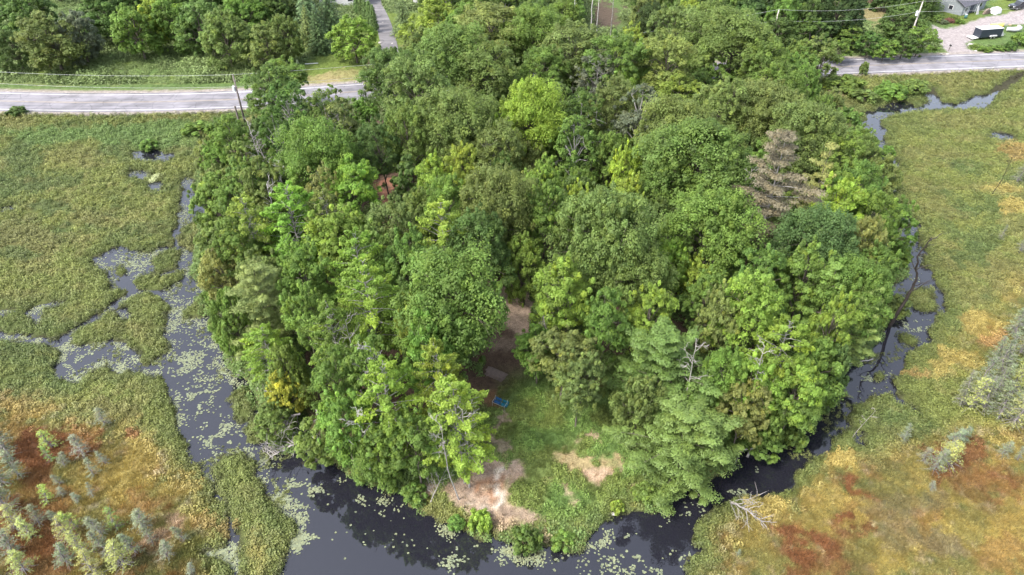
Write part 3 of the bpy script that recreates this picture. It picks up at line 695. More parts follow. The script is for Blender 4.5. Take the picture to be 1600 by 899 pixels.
def proto(kind, fn, R, H, count, bark=BARK, leafm=LEAF, **kw):
    PROTO[kind] = []
    for i in range(count):
        li, ch = fn(R=R, H=H, **kw)
        tm = tubes_mesh("trunk_" + kind, li); tm.materials.append(bark)
        cm = parts_to_mesh("crown_" + kind, ch); cm.materials.append(leafm)
        PROTO[kind].append((tm, cm, R, H))
proto('oak', broadleaf, 5.0, 14, 6, lobes=26, clumps=11, n=76, L=.27, W=.195, rag=.18)
proto('bigoak', broadleaf, 7.0, 15, 4, lobes=38, clumps=14, n=80, vz=.38, L=.30, W=.22, rag=.2)
proto('maple', broadleaf, 4.6, 13, 6, lobes=20, clumps=11, n=82, flat=.58, L=.31, W=.225, rag=.2, warm=.3, zlo=-.55)
proto('ash', broadleaf, 4.0, 14, 3, bark=PALEBARK, lobes=20, clumps=9, n=40, gap=.12, vz=.42, cz=.57, rag=.24, zlo=-.6, L=.32, W=.22, wood=1.3)
proto('beech', spray_tree, 4.6, 14, 4, bark=PALEBARK)
proto('poplar', broadleaf, 2.4, 11, 2, bark=PALEBARK, lobes=22, clumps=10, n=40, vz=.46, cz=.52, zlo=-.85, rag=.16, L=.28, W=.2)
proto('young', broadleaf, 2.6, 7, 3, lobes=13, clumps=9, n=42, vz=.46, cz=.52, zlo=-.8, rag=.2, tr=.1)
proto('pine', pine, 3.8, 14, 3, leafm=NEEDLE)
proto('densepine', pine, 4.6, 14, 2, leafm=NEEDLE, whorls=11, arms=7, n=110, gap=.08, pad=.8, z0=.1, L=.36, W=.10, top=.12, upsweep=.3)
proto('oldpine', pine, 4.4, 16, 1, leafm=NEEDLE, bark=PALEBARK, whorls=10, arms=6, z0=.26, gap=.10, n=100, pad=.85, top=.15, upsweep=.15, tr=.3)
proto('spruce', spruce, 2.6, 12, 2, leafm=NEEDLE)
proto('cedar', spruce, 1.1, 7, 2, leafm=NEEDLE, rows=34, pw=.45, droop=-.5, n=22, L=.26, W=.12)
proto('bog', bog_conifer, .9, 5, 4, bark=GREYDEAD, leafm=NEEDLE, sparse=.45, n=8)
proto('bushy', broadleaf, 3.6, 8, 5, lobes=26, clumps=11, n=70, L=.26, W=.19, vz=.52, cz=.44, zlo=-.7, rag=.22)
proto('bogthin', bog_conifer, .8, 4.5, 3, bark=GREYDEAD, leafm=NEEDLE, sparse=.6, rows=22)
proto('shrub', shrub, 1.3, 1.5, 4)
PROTO['snag'] = []
for i in range(4):
    tm = tubes_mesh("dead_branches", dead_tree(H=10, depth=3 + i % 2)); tm.materials.append(DEAD)
    PROTO['snag'].append((tm, None, 3.0, 10))

PAL = dict(o=(0.158, 0.223, 0.066), d=(0.101, 0.166, 0.046), D=(0.067, 0.11, 0.036), g=(0.149, 0.237, 0.054), b=(0.206, 0.313, 0.06), B=(0.24, 0.336, 0.066), y=(0.258, 0.345, 0.062), Y=(0.36, 0.4, 0.07), p=(0.101, 0.163, 0.038), t=(0.18, 0.235, 0.07), n=(0.15, 0.142, 0.092), c=(0.113, 0.179, 0.064), w=(0.155, 0.185, 0.115), k=(0.222, 0.255, 0.08))
NAMES = dict(oak='oak_tree', bigoak='oak_tree', maple='maple_tree', ash='ash_tree', beech='beech_tree', poplar='poplar_tree', bushy='broadleaf_tree', oldpine='pine_tree', young='young_tree',
             pine='pine_tree', densepine='pine_tree', spruce='spruce_tree', cedar='cedar_tree', bog='bog_conifer', bogthin='bog_conifer', shrub='shrub', snag='dead_tree')
CATS = dict(shrub='shrub', snag='dead tree')
TREES = []
def plant(kind, x, y, R, H, colour, label, group=None, tilt=0.03, zf=1.0):
    lst = PROTO[kind]; tm, cm, R0, H0 = lst[RNG.integers(len(lst))]
    z = ground_z(x, y)
    root = empty(NAMES[kind], (x, y, max(z, -.1) - .05), RNG.uniform(0, 6.28))
    root.rotation_euler[0] = RNG.normal(0, tilt); root.rotation_euler[1] = RNG.normal(0, tilt)
    root.scale = (R / R0, R / R0 * RNG.uniform(.84, 1.14), H / H0)
    c = np.array(PAL[colour] if isinstance(colour, str) else colour) * RNG.uniform(.93, 1.07) * (1 + RNG.normal(0, .04, 3))
    t = add_obj('trunk' if kind != 'snag' else 'bare_branches', tm, None, root)
    if cm is not None:
        o = add_obj('crown', cm, None, root); o.color = (*c, 1)
    tag(root, label, CATS.get(kind, 'tree'), group)
    TREES.append((x, y, R, H, label, kind))
    return root
def plant_px(kind, px, py, r, colour, H, label, group=None, zc=.62, **kw):
    """px, py: where the photograph shows the middle of the crown; r: its half width there"""
    z0 = .8
    for _ in range(3):
        p = G(px, py, z0 + zc * H); z0 = ground_z(p[0], p[1])
    R = r / FPX * depth_at(p[1] * 0, p[1], z0 + zc * H)
    return plant(kind, p[0], p[1], R, H, colour, label, group, **kw)
# ------------------------------------------------------------------ the trees of the point, one by one: kind, px, py, r, colour, H, label
POINT = [
 ('maple',424,148,38,'g',11,'rounded green maple beside the leaning utility pole and road'),
 ('maple',446,124,30,'g',9,'green maple at the edge of the road, hiding the asphalt'),
 ('ash',455,175,44,'p',12,'grey-green ash with pale bare twigs south of the road'),
 ('ash',510,185,40,'p',12,'sparse grey-green ash between the road and the bright round maple'),
 ('ash',540,200,34,'o',11,'dull green ash just left of the dark shaded oaks'),
 ('maple',345,258,30,'g',9,'bright bushy maple on the shore by the small reed pool'),
 ('maple',362,225,34,'g',10,'mid green maple in front of the tall bleached dead tree'),
 ('maple',375,300,40,'g',11,'green maple overhanging the narrow channel bend'),
 ('ash',430,225,36,'p',12,'thin ash surrounding the bleached dead tree'),
 ('bigoak',505,255,58,'g',14,'large round maple-like crown, brightest at the top of the western woods'),
 ('maple',420,300,34,'t',11,'pale olive crown below the two white broken stems'),
 ('maple',555,300,44,'b',12,'bright green maple leaning over the reddish track'),
 ('ash',505,320,32,'k',12,'yellowish thin crown with bare twigs showing'),
 ('beech',455,350,52,'b',13,'light green feathery beech above the olive pines'),
 ('beech',395,360,44,'b',12,'light green feathery beech at the edge of the narrow channel'),
 ('maple',530,378,50,'b',12,'bright layered maple with a shaded gap beside it'),
 ('beech',520,350,36,'t',12,'pale olive feathery crown behind the bright layered maple'),
 ('bushy',350,425,34,'k',8,'olive-yellow tree leaning out over the western shore'),
 ('densepine',410,470,46,'t',11,'bushy olive pine above the western shore'),
 ('maple',370,395,34,'g',10,'green crown squeezed between the channel and olive pine'),
 ('maple',475,440,44,'g',12,'mid green maple behind the bushy olive pine'),
 ('beech',560,430,46,'b',13,'light beech with a bare stem in the western woods'),
 ('oak',620,372,46,'o',12,'grey-green oak at the end of the reddish track'),
 ('beech',690,375,44,'B',13,'yellow-green beech with tiered branches beside the grey-green oak'),
 ('maple',590,400,40,'g',11,'mid green crown beneath the grey-green oak'),
 ('maple',640,420,42,'g',12,'green maple between tiered beech and the big round oak'),
 ('bigoak',700,490,84,'g',14,'largest round oak of the western woods, beside the bare clearing'),
 ('beech',575,480,50,'b',14,'tall light beech left of the largest round oak'),
 ('maple',645,520,30,'B',12,'yellow-green maple with rusty tips against the largest round oak'),
 ('beech',525,530,42,'g',12,'beech with white dead limb behind it'),
 ('maple',480,500,36,'g',11,'dark-gapped green crown right of the bushy olive pine'),
 ('beech',415,545,40,'b',8,'low beech hanging over fallen logs on the western shore'),
 ('bushy',450,580,32,'g',8,'grey-green tree behind the small golden tree'),
 ('bushy',444,608,27,'Y',6,'small golden-yellow tree on the western shore'),
 ('maple',670,560,44,'g',12,'green maple in front of the largest round oak'),
 ('beech',700,590,42,'B',12,'yellow-green flat crown near the blue bench'),
 ('ash',580,590,44,'g',12,'green ash behind the broken white birch stems'),
 ('maple',530,600,38,'g',10,'mid green crown above the western shore thicket'),
 ('beech',600,635,54,'b',13,'light green beech with drooping sprays over the southern shore'),
 ('beech',720,664,56,'B',12,'broad bright beech closest to the bare sandy patch'),
 ('maple',650,690,42,'g',10,'green crown tucked left of the broad bright beech'),
 ('maple',540,665,46,'g',10,'green rounded crown on the southwest corner of the point'),
 ('bushy',425,655,30,'o',4,'low grey-green tree over the bleached fallen tree'),
 ('maple',590,700,40,'g',8,'low green crown above the dark tree reflections'),
 ('young',500,690,34,'g',6,'short green tree beside the bleached fallen tree'),
 # centre
 ('oak',610,130,44,'d',14,'dark oak next to the end of the visible road'),
 ('oak',655,150,50,'o',15,'tall grey-green oak over deep shade south of the road'),
 ('bigoak',700,105,58,'o',15,'broad grey-green oak in the back row near the driveway'),
 ('oak',765,60,56,'t',15,'olive oak behind the point, under the pale bare trunks'),
 ('oak',760,120,48,'o',14,'olive-grey oak with a dark hollow under it'),
 ('bigoak',832,62,56,'g',15,'tall domed green oak of the back row'),
 ('oak',900,88,52,'o',14,'wide rounded oak in the middle of the back row'),
 ('oak',850,120,40,'g',12,'green oak in front of the tall domed oak'),
 ('oak',965,110,50,'g',14,'green oak before the muddy gap in the back woods'),
 ('maple',985,72,22,'y',11,'small yellow-green crown at the muddy gap'),
 ('oak',1040,110,50,'k',14,'yellowish oak with dark trunk in the back row'),
 ('oak',1050,55,40,'t',14,'pale olive oak behind the yellowish one'),
 ('oak',1100,50,34,'t',14,'dull olive crown beside the large back dome'),
 ('bigoak',1145,75,60,'o',15,'large domed olive oak at the right of the back row'),
 ('maple',1060,160,40,'b',10,'bright green understorey maple below the yellowish oak'),
 ('maple',980,140,34,'b',10,'bright lime maple in the gap of the back oaks'),
 ('ash',925,130,34,'w',12,'thin pale ash with grey dead twigs'),
 ('oak',1195,115,40,'g',13,'green oak beside the roadside tree'),
 ('young',1285,88,30,'o',9,'greyish open crown of the two-stemmed tree at the roadside'),
 ('young',1250,100,26,'g',8,'small green tree standing on the road edge'),
 ('maple',1225,120,30,'g',10,'green crown where the right road comes out of the trees'),
 ('bigoak',705,205,62,'o',14,'wide grey-green dome facing the yellow maple'),
 ('oak',640,225,40,'g',13,'dull green oak above the reddish track'),
 ('oak',600,240,36,'d',12,'dark oak behind the reddish track'),
 ('young',640,290,34,'d',9,'dark small tree right beside the reddish track'),
 ('bigoak',825,190,56,'y',14,'large lemon-yellow maple crown in the middle woods'),
 ('oak',780,245,40,'t',12,'dull crown with white forked stem beside it'),
 ('maple',678,290,30,'y',11,'lime-yellow crown near the reddish track'),
 ('maple',725,280,26,'y',11,'second lime-yellow crown, right of its twin'),
 ('bigoak',765,335,48,'t',14,'wide pale olive crown in the very middle of the woods'),
 ('oak',700,335,38,'g',12,'green oak in front of the two lime-yellow crowns'),
 ('oak',750,395,48,'d',12,'dark crown shading the north edge of the clearing'),
 ('bushy',820,412,30,'b',9,'narrow bright poplar at the head of the clearing'),
 ('maple',846,300,30,'b',12,'bright crown with yellow tip in the middle woods'),
 ('maple',850,345,36,'g',12,'green crown above the narrow bright poplar'),
 ('ash',900,240,42,'g',12,'open green ash in the middle woods'),
 ('ash',905,195,46,'p',12,'bluish-green ash behind the open green one'),
 ('maple',975,275,26,'y',11,'lime crown left of the widest green oak'),
 ('maple',912,330,26,'y',10,'small lemon crown peeking over the big grey dome'),
 ('maple',975,320,28,'y',10,'lemon crown directly behind the big grey dome'),
 ('ash',1000,190,44,'w',12,'pale crown with a straight light trunk'),
 ('oak',960,170,40,'o',12,'grey-green oak in the second row of the woods'),
 ('bigoak',1060,215,62,'o',13,'broad olive crown right of the pale-trunked tree'),
 ('oak',1120,180,44,'t',13,'tan-green crown before the large domed oak'),
 ('bigoak',1090,265,92,'g',14,'widest green oak on the right side of the woods'),
 ('oak',1035,300,40,'g',12,'green crown in front of the widest green oak'),
 ('bigoak',940,380,72,'o',15,'big grey-green dome in the centre of the point'),
 ('bigoak',985,440,62,'o',12,'second tier of dense grey-green foliage under the big dome'),
 ('bigoak',1100,370,64,'g',13,'rounded oak with brown soil showing beneath it'),
 ('oldpine',1208,300,48,'n',17,'tall brownish half-dead pine with visible trunk'),
 ('maple',1050,420,30,'b',9,'bright young maple under the big grey dome'),
 ('maple',1090,435,30,'y',8,'yellow-green bush-like maple beneath the rounded oak'),
 ('bigoak',1195,185,58,'o',13,'broad crown of the upper right woods'),
 ('bigoak',1260,225,62,'o',13,'second broad crown of the upper right woods, nearer the brown pine'),
 ('oak',1215,150,40,'g',12,'green crown a little behind the upper right domes'),
 ('oak',1284,212,36,'g',10,'green crown on the woods edge facing the upper pool'),
 ('maple',1308,262,36,'g',11,'green crown over the marsh edge near the upper pool'),
 ('pine',1275,285,30,'k',13,'slim yellowish pine right of the brown pine'),
 ('maple',1300,335,40,'y',12,'bright yellow-green maple below the slim yellowish pine'),
 ('oak',1333,312,42,'g',12,'deep green oak on the eastern shore opposite the bog'),
 ('oak',1362,356,36,'g',11,'green oak reaching out to the eastern channel'),
 ('bigoak',1278,390,52,'c',12,'blue-green domed oak right of the brown pine'),
 ('oak',1345,390,34,'k',11,'tan-tipped crown right of the blue-green dome'),
 ('maple',1364,424,32,'g',10,'green crown over the channel where the dead trunk leans'),
 ('bigoak',1330,470,56,'g',12,'wide green oak in the eastern woods'),
 ('maple',1255,440,44,'g',12,'mid green maple in front of the blue-green dome'),
 ('maple',1185,450,44,'g',11,'green crown at the foot of the brown pine'),
 ('oak',1160,500,50,'b',12,'bright green oak with yellow side boughs'),
 ('maple',1120,510,34,'k',11,'yellowish bough beside the grey pine'),
 ('maple',1100,470,34,'g',10,'green crown above the yellowish bough'),
 ('maple',885,478,50,'b',12,'bright maple on the right edge of the bare clearing'),
 ('maple',945,510,38,'g',11,'green maple in shade right of the clearing'),
 ('maple',1010,510,42,'b',11,'bright green maple behind the big front pine'),
 ('maple',880,560,48,'t',9,'open dull crown with twisted grey limbs below the clearing'),
 ('maple',840,548,34,'g',7,'thin green crown beside the old timber stack'),
 ('maple',905,600,36,'o',9,'grey-green crown at the top of the grassy slope'),
 ('densepine',1045,570,62,'p',10,'big soft grey-green pine in the front right woods'),
 ('densepine',1068,685,70,'p',8,'broad dark-tipped pine at the water on the south tip'),
 ('bushy',1000,625,40,'o',8,'grey-green tree on the edge of the grassy slope'),
 ('beech',1215,565,52,'b',12,'tallest bright feathery tree of the southeastern shore'),
 ('maple',1170,605,44,'b',10,'rounded bright maple beside the broad water-side pine'),
 ('maple',1232,615,42,'b',10,'bright layered maple nearest the southeastern black inlet'),
 ('bushy',1195,640,36,'g',8,'bushy green tree low on the southeastern shore'),
 ('maple',1296,520,34,'b',12,'bright crown above the southeastern inlet'),
 ('densepine',1336,500,34,'t',10,'drooping olive pine over the eastern channel'),
 ('bushy',1300,578,30,'c',8,'grey drooping tree in the southeastern inlet'),
 ('maple',1234,632,38,'g',9,'green crown overhanging the black inlet water'),
 ('maple',1160,650,38,'k',9,'yellow-spotted crown right of the broad pine'),
 ('oak',1130,600,36,'g',10,'green crown between the two big pines and the maple'),
 ('pine',1285,475,34,'g',12,'dark green crown with bare lower limbs'),
 ('young',1190,690,30,'g',4,'low green tree over the grey uprooted stump'),
 ('shrub',1240,690,20,'g',2.2,'leafy shrub hanging over the black inlet'),
 ('shrub',1400,480,22,'o',1.8,'shrub on the shore left of the leaning dead trunk'),
 ('shrub',1375,490,20,'g',1.8,'second shrub left of the leaning dead trunk, closer to the woods'),
 ('shrub',1405,400,20,'g',1.9,'shrub in the bend of the eastern channel'),
 ('shrub',1370,265,24,'o',2.2,'greyish shrub below the upper pool'),
 ('shrub',1390,285,16,'t',1.5,'shrub between the upper pool and the eastern channel'),
 ('shrub',1385,240,14,'g',1.4,'small shrub touching the upper pool'),
 ('shrub',365,538,18,'g',1.6,'dark leafy shrub by the fallen logs'),
 ('shrub',340,505,16,'o',1.4,'olive shrub on the west shore tip'),
 ('shrub',320,560,1,'o',.2,None),
 ('shrub',750,812,18,'y',1.6,'yellow-green shrub at the south shore'),
 ('shrub',712,818,14,'g',1.0,'green shrub left of the yellow-green one on the shore'),
 ('shrub',822,842,24,'p',1.8,'grey-green willow shrub dipping in the water at the south tip'),
 ('shrub',648,770,22,'g',1.3,'green shrub above the tree reflections'),
 ('shrub',575,735,26,'g',1.5,'shrub at the southwest waterline'),
 ('shrub',610,745,22,'g',1.4,'second shrub at the southwest waterline, to the east'),
 ('shrub',525,700,26,'g',1.6,'shrub right of the bleached fallen tree'),
 ('shrub',965,792,13,'y',1.0,'bright shrub on the south tip shoreline'),
 ('shrub',1010,770,22,'g',1.1,'green shrub under the broad pine at the shore'),
 ('shrub',880,845,20,'g',1.0,'low shrub between south tip and the willow'),
 ('shrub',330,460,16,'g',1.4,'shrub on the western shore under the olive pine'),
 ('shrub',420,205,20,'g',2,'shrub at the base of the bleached tree'),
 ('shrub',1320,130,30,'g',2.0,'green roadside thicket shrub by the two-stemmed tree'),
 ('shrub',1350,108,7,'o',2.4,'small pale sapling at the roadside edge'),
 ('shrub',1395,142,28,'g',2.0,'dark rounded shrub in the marsh below the road'),
 ('shrub',1430,135,22,'o',1.8,'rounded shrub next to the dark one below the road'),
 ('shrub',1350,150,24,'o',1.6,'low shrub between the dry spot and the road'),
 ('shrub',232,225,16,'g',1.2,'yellow-green shrub above the small reed pond'),
 ('shrub',25,174,15,'d',1.2,'dark weed clump on the road shoulder'),
 ('shrub',352,195,26,'o',1.5,'shrub below the short wooden post'),
 ('shrub',310,200,26,'g',1.4,'shrub on the marsh edge below the road'),
]
BEHIND = [
 ('bushy',40,20,44,'d',11,'dark tree in the woods at the far corner behind the road'),
 ('bushy',20,70,24,'d',8,'dark low tree beside the roadside meadow'),
 ('bushy',75,55,46,'o',11,'grey-green tree leaning over the roadside meadow'),
 ('bushy',120,50,34,'w',10,'pale rounded tree beyond the roadside meadow'),
 ('bushy',160,15,40,'d',11,'dark woodland tree over the meadow'),
 ('bushy',210,40,34,'g',11,'green tree behind the willow thicket'),
 ('bushy',235,30,26,'y',11,'yellow-tinged tree behind the willow thicket'),
 ('bushy',270,30,32,'g',11,'leafy green tree beside the yellow-tinged one'),
 ('bushy',310,35,34,'o',11,'grey-green tree with bare twigs behind the thicket'),
 ('bushy',200,5,36,'d',11,'deep green tree on the top edge of the left woods'),
 ('bushy',260,3,36,'d',11,'deep green tree on the top edge, above the leafy green one'),
 ('bushy',350,50,34,'o',11,'dull tree where the thicket meets the woods'),
 ('bushy',380,20,34,'g',11,'bright-sided tree near the conifers behind the road'),
 ('bushy',415,65,30,'t',9,'pale olive tree above the roadside maple'),
 ('bushy',420,10,34,'d',11,'dark broadleaf tree at the conifers'),
 ('bushy',445,50,26,'o',10,'thin grey-green tree left of the conical cedar'),
 ('spruce',476,42,17,'o',9,'conical light cedar at the lawn corner'),
 ('spruce',480,15,30,'c',13,'dark spruce behind the conical cedar'),
 ('spruce',512,12,28,'c',12,'bluish dark spruce beside the white house'),
 ('spruce',497,48,22,'D',9,'short dark spruce on the lawn edge'),
 ('bushy',552,54,33,'b',9,'round-headed maple standing alone on the lawn'),
 ('spruce',466,104,8,'w',3,'tiny blue spruce sapling on the lawn edge'),
 ('cedar',564,10,6,'d',6,'first column cedar of the driveway hedge, farthest from the road'),
 ('cedar',571,17,6,'d',6,'second column cedar of the driveway hedge'),
 ('cedar',577,23,6.5,'d',6,'third column cedar of the driveway hedge'),
 ('cedar',583,29,6.5,'d',6,'fourth column cedar of the driveway hedge, nearest the road'),
 ('cedar',557,3,6,'d',6,'partly hidden column cedar at the house end of the hedge'),
 ('spruce',628,22,20,'c',9,'soft green spruce on the right of the driveway'),
 ('young',590,110,26,'o',8,'grey-green tree at the mouth of the driveway'),
 ('young',620,100,16,'g',7,'young tree at the mouth of the driveway beside the grey-green one'),
 ('bushy',680,30,40,'y',11,'lime-green tree behind the driveway lawn'),
 ('bushy',655,75,30,'o',10,'dull crown hiding the right verge of the driveway'),
 ('poplar',745,15,26,'p',14,'pale poplar with a straight light trunk'),
 ('poplar',790,8,26,'p',14,'second pale poplar, nearer the bare trunks'),
 ('bushy',720,40,34,'g',11,'green tree between lime-green one and the pale poplar'),
 ('poplar',700,5,22,'p',14,'pale poplar above the lime-green tree'),
 ('bushy',850,12,34,'c',11,'bluish-green tree near the white forked trunk'),
 ('bushy',872,18,22,'d',11,'dark tree left of the muddy gap'),
 ('bushy',1012,18,28,'o',11,'dull green tree right of the muddy gap'),
 ('bushy',1045,12,30,'g',11,'green tree above the pale olive oak'),
 ('bushy',1075,30,26,'y',11,'yellow-green tree behind the power line'),
 ('bushy',1110,8,40,'D',11,'very dark tree behind the power line'),
 ('bushy',1170,15,44,'D',11,'very dark tree beside the bare pole'),
 ('bushy',1240,12,46,'D',11,'very dark tree right of the bare pole'),
 ('bushy',1310,15,40,'D',11,'very dark tree before the rough meadow'),
 ('bushy',1215,55,34,'d',9,'dark bushy tree under the wires'),
 ('young',1268,55,26,'d',8,'dark young tree by the two-stemmed roadside tree'),
 ('young',1330,55,22,'g',5,'small tree in the roadside thicket'),
 ('young',1310,75,20,'g',5,'low roadside tree above the asphalt'),
 ('young',1360,65,24,'d',5,'rounded thicket tree next to the rough meadow'),
 ('young',1385,75,20,'g',4.5,'low green thicket tree near the gravel drive'),
 ('bushy',1415,30,32,'d',8,'dark rounded tree in front of the transformer pole'),
 ('young',1440,60,26,'g',6,'leafy tree on the bank left of the gravel drive'),
 ('young',1415,68,20,'d',5,'dark low tree on the bank near the gravel drive'),
 ('spruce',1462,-6,20,'d',8,'dark tree beside the grey house'),
 ('shrub',1540,77,11,'g',.8,'weedy shrub in front of the black trailer'),
 ('shrub',1562,75,11,'g',.8,'second weedy shrub in front of the black trailer'),
 ('shrub',1594,62,12,'g',2.4,'bushy shrub at the nose of the trailer'),
 ('shrub',1524,73,9,'g',.7,'low shrub at the gravel mouth'),
 ('shrub',1580,73,10,'d',1.6,'dark small shrub near the road beyond the trailer'),
 ('shrub',1385,5,22,'D',4,'dark bush between the two brown sheds'),
 ('shrub',1465,28,14,'o',1.2,'garden shrub in front of the grey house'),
 ('shrub',1473,34,9,'w',.8,'greyish flower clump in the garden bed by the drive'),
 ('shrub',1458,24,9,'n',.9,'brownish plant clump at the back of the garden bed'),
 ('shrub',1492,27,7,'o',.8,'low plant between garden bed and house wall'),
 ('shrub',1484,32,8,(.22,.12,.10),.8,'reddish garden plant in the flower bed'),
 ('shrub',1500,34,7,'g',.8,'small green garden plant by the drive'),
 ('shrub',1590,8,1,'D',.2,None),
]
BOGT = [ # bog conifers: px, py (foot), height m, colour, label
 (165,665,2.6,'w','feathery pale tamarack alone on the green marsh'),
 (82,700,2.6,'B','light green bog tree among the rust moss, uppermost'),
 (82,722,2.2,'g','small green bog tree just below the light one'),
 (100,727,2.0,'w','pale bushy tamarack beside the small green one'),
 (130,712,3.2,'w','tall pale tamarack with a bare lower trunk'),
 (32,745,3.6,'w','spreading pale tamarack with star-like bare roots'),
 (148,745,2.4,'w','grey-green tamarack at the rim of the rust moss'),
 (96,757,1.6,'w','tiny pale tamarack in the olive moss'),
 (75,787,2.2,'B','rounded light green bog tree on orange moss'),
 (98,775,1.6,'w','small grey tamarack on orange moss'),
 (146,776,2.0,'w','small pale tamarack near the golden moss'),
 (122,783,1.4,'w','knee-high tamarack on yellow moss'),
 (165,725,2.2,'w','pale green tamarack near the pink moss'),
 (10,700,5.0,'p','tall bleached spruce at the left edge of the bog'),
 (22,720,4.8,'p','second tall bleached spruce beside the first at the bog edge'),
 (5,760,5.2,'p','leaning bleached spruce at the edge, middle one'),
 (18,800,4.6,'p','bleached spruce whose top ends on rust moss'),
 (30,830,3.6,'k','bushy grey spruce of the lower left clump'),
 (50,840,3.4,'k','yellow-tipped spruce of the lower left clump'),
 (62,820,3.0,'p','grey spruce on the right of the lower left clump'),
 (88,812,1.8,'w','low tamarack right of the lower left clump'),
 (40,895,3.2,'k','dead-topped spruce in the bottom corner'),
 (110,845,3.4,'k','yellow-green spruce in the middle clump'),
 (122,825,3.0,'B','light green spruce at the top of the middle clump'),
 (135,870,3.8,'k','grey-stemmed spruce of the middle clump'),
 (160,835,3.2,'w','pale green tamarack of the middle clump'),
 (185,830,3.0,'g','green tamarack above the grey thicket'),
 (175,870,3.6,'p','grey thicket spruce with many bare twigs'),
 (195,885,3.8,'k','lowest spruce of the grey thicket'),
 (215,865,3.2,'p','spruce on the right of the grey thicket'),
 (222,825,2.8,'w','pale tamarack right of the green one'),
 (262,870,2.4,'w','soft pale tamarack near the water nook'),
 (150,900,3.4,'k','yellow-green spruce on the bottom border'),
 (290,845,2.4,'p','spindly grey tamarack with bare trunk near the channel'),
 (300,898,1.8,'w','pale tamarack beside the channel at the bottom'),
 (240,850,2.4,'p','grey tamarack left of the soft pale one'),
 (105,880,3.0,'p','bare grey spruce below the middle clump'),
 (20,870,3.4,'p','grey spruce above the dead-topped one'),
 # right edge
 (1500,635,5.0,'p','grey spruce at the near end of the right bog grove'),
 (1515,640,5.2,'k','yellow-green spruce at the near end of the right bog grove'),
 (1535,645,4.8,'p','dense grey spruce near the grove foot'),
 (1530,610,5.0,'p','grey spruce behind the dense one'),
 (1550,620,5.0,'p','thin spruce in the middle of the right grove'),
 (1565,600,5.2,'p','ashy spruce in the middle of the right grove'),
 (1580,620,5.0,'k','yellowish spruce at the edge of the right grove'),
 (1595,590,5.0,'p','ashy spruce at the picture edge of the grove'),
 (1572,570,4.8,'p','bleached spruce above the ashy pair'),
 (1590,555,4.8,'p','bleached spruce near the orange moss'),
 (1552,570,4.4,'p','grey spruce bordering the orange moss'),
 (1582,525,4.4,'p','leaning bleached spruce in the upper grove'),
 (1595,510,4.0,'p','uppermost spruce of the right grove'),
 (1560,655,5.0,'p','large grey spruce low in the right grove'),
 (1580,665,5.0,'k','large yellowish spruce low in the right grove'),
 (1598,650,5.2,'p','large grey spruce cut by the picture edge'),
 (1412,690,2.8,'w','pale tamarack with whitish base on the green bog'),
 (1440,722,2.2,'w','round pale tamarack on dark green sedge'),
 (1470,725,4.2,'k','yellow-topped bleached spruce above the rust moss'),
 (1458,735,3.6,'w','bleached spruce leaning by the yellow-topped one'),
 (1485,695,3.0,'w','pale tamarack behind the yellow-topped spruce'),
 (1500,690,2.6,'p','grey tamarack right behind the pale one'),
 (1565,710,2.4,'w','soft green tamarack right of the rust moss'),
 (1590,720,2.0,'p','grey twiggy tamarack near the right border'),
 (1455,765,1.4,'w','tiny green tamarack on golden moss'),
 (1152,868,1.0,'w','solitary tiny round tamarack on the golden moss in the foreground'),
 (1588,285,4.0,'p','pale dead-looking tamarack by a thin black snag'),
 (1562,375,2.6,'p','grey shrubby tamarack in the right marsh'),
 (1592,395,3.0,'p','grey tamarack at the right border of the marsh'),
]
for k, px, py, r, c, H, lab in POINT + BEHIND:
    if lab is None: continue
    plant_px(k, px, py, r, c, H, lab, zc=.5 if k in ('shrub', 'spruce', 'cedar') else .62)
for px, py, H, c, lab in BOGT:
    p = on_ground(px, py)
    k = 'bogthin' if c in 'p' else 'bog'
    plant(k, p[0], p[1], H * (.26 if k == 'bog' else .22) * RNG.uniform(.85, 1.2), H * .95, np.array(PAL[c] if c != 'p' else (.135, .165, .095)), lab, tilt=.10)

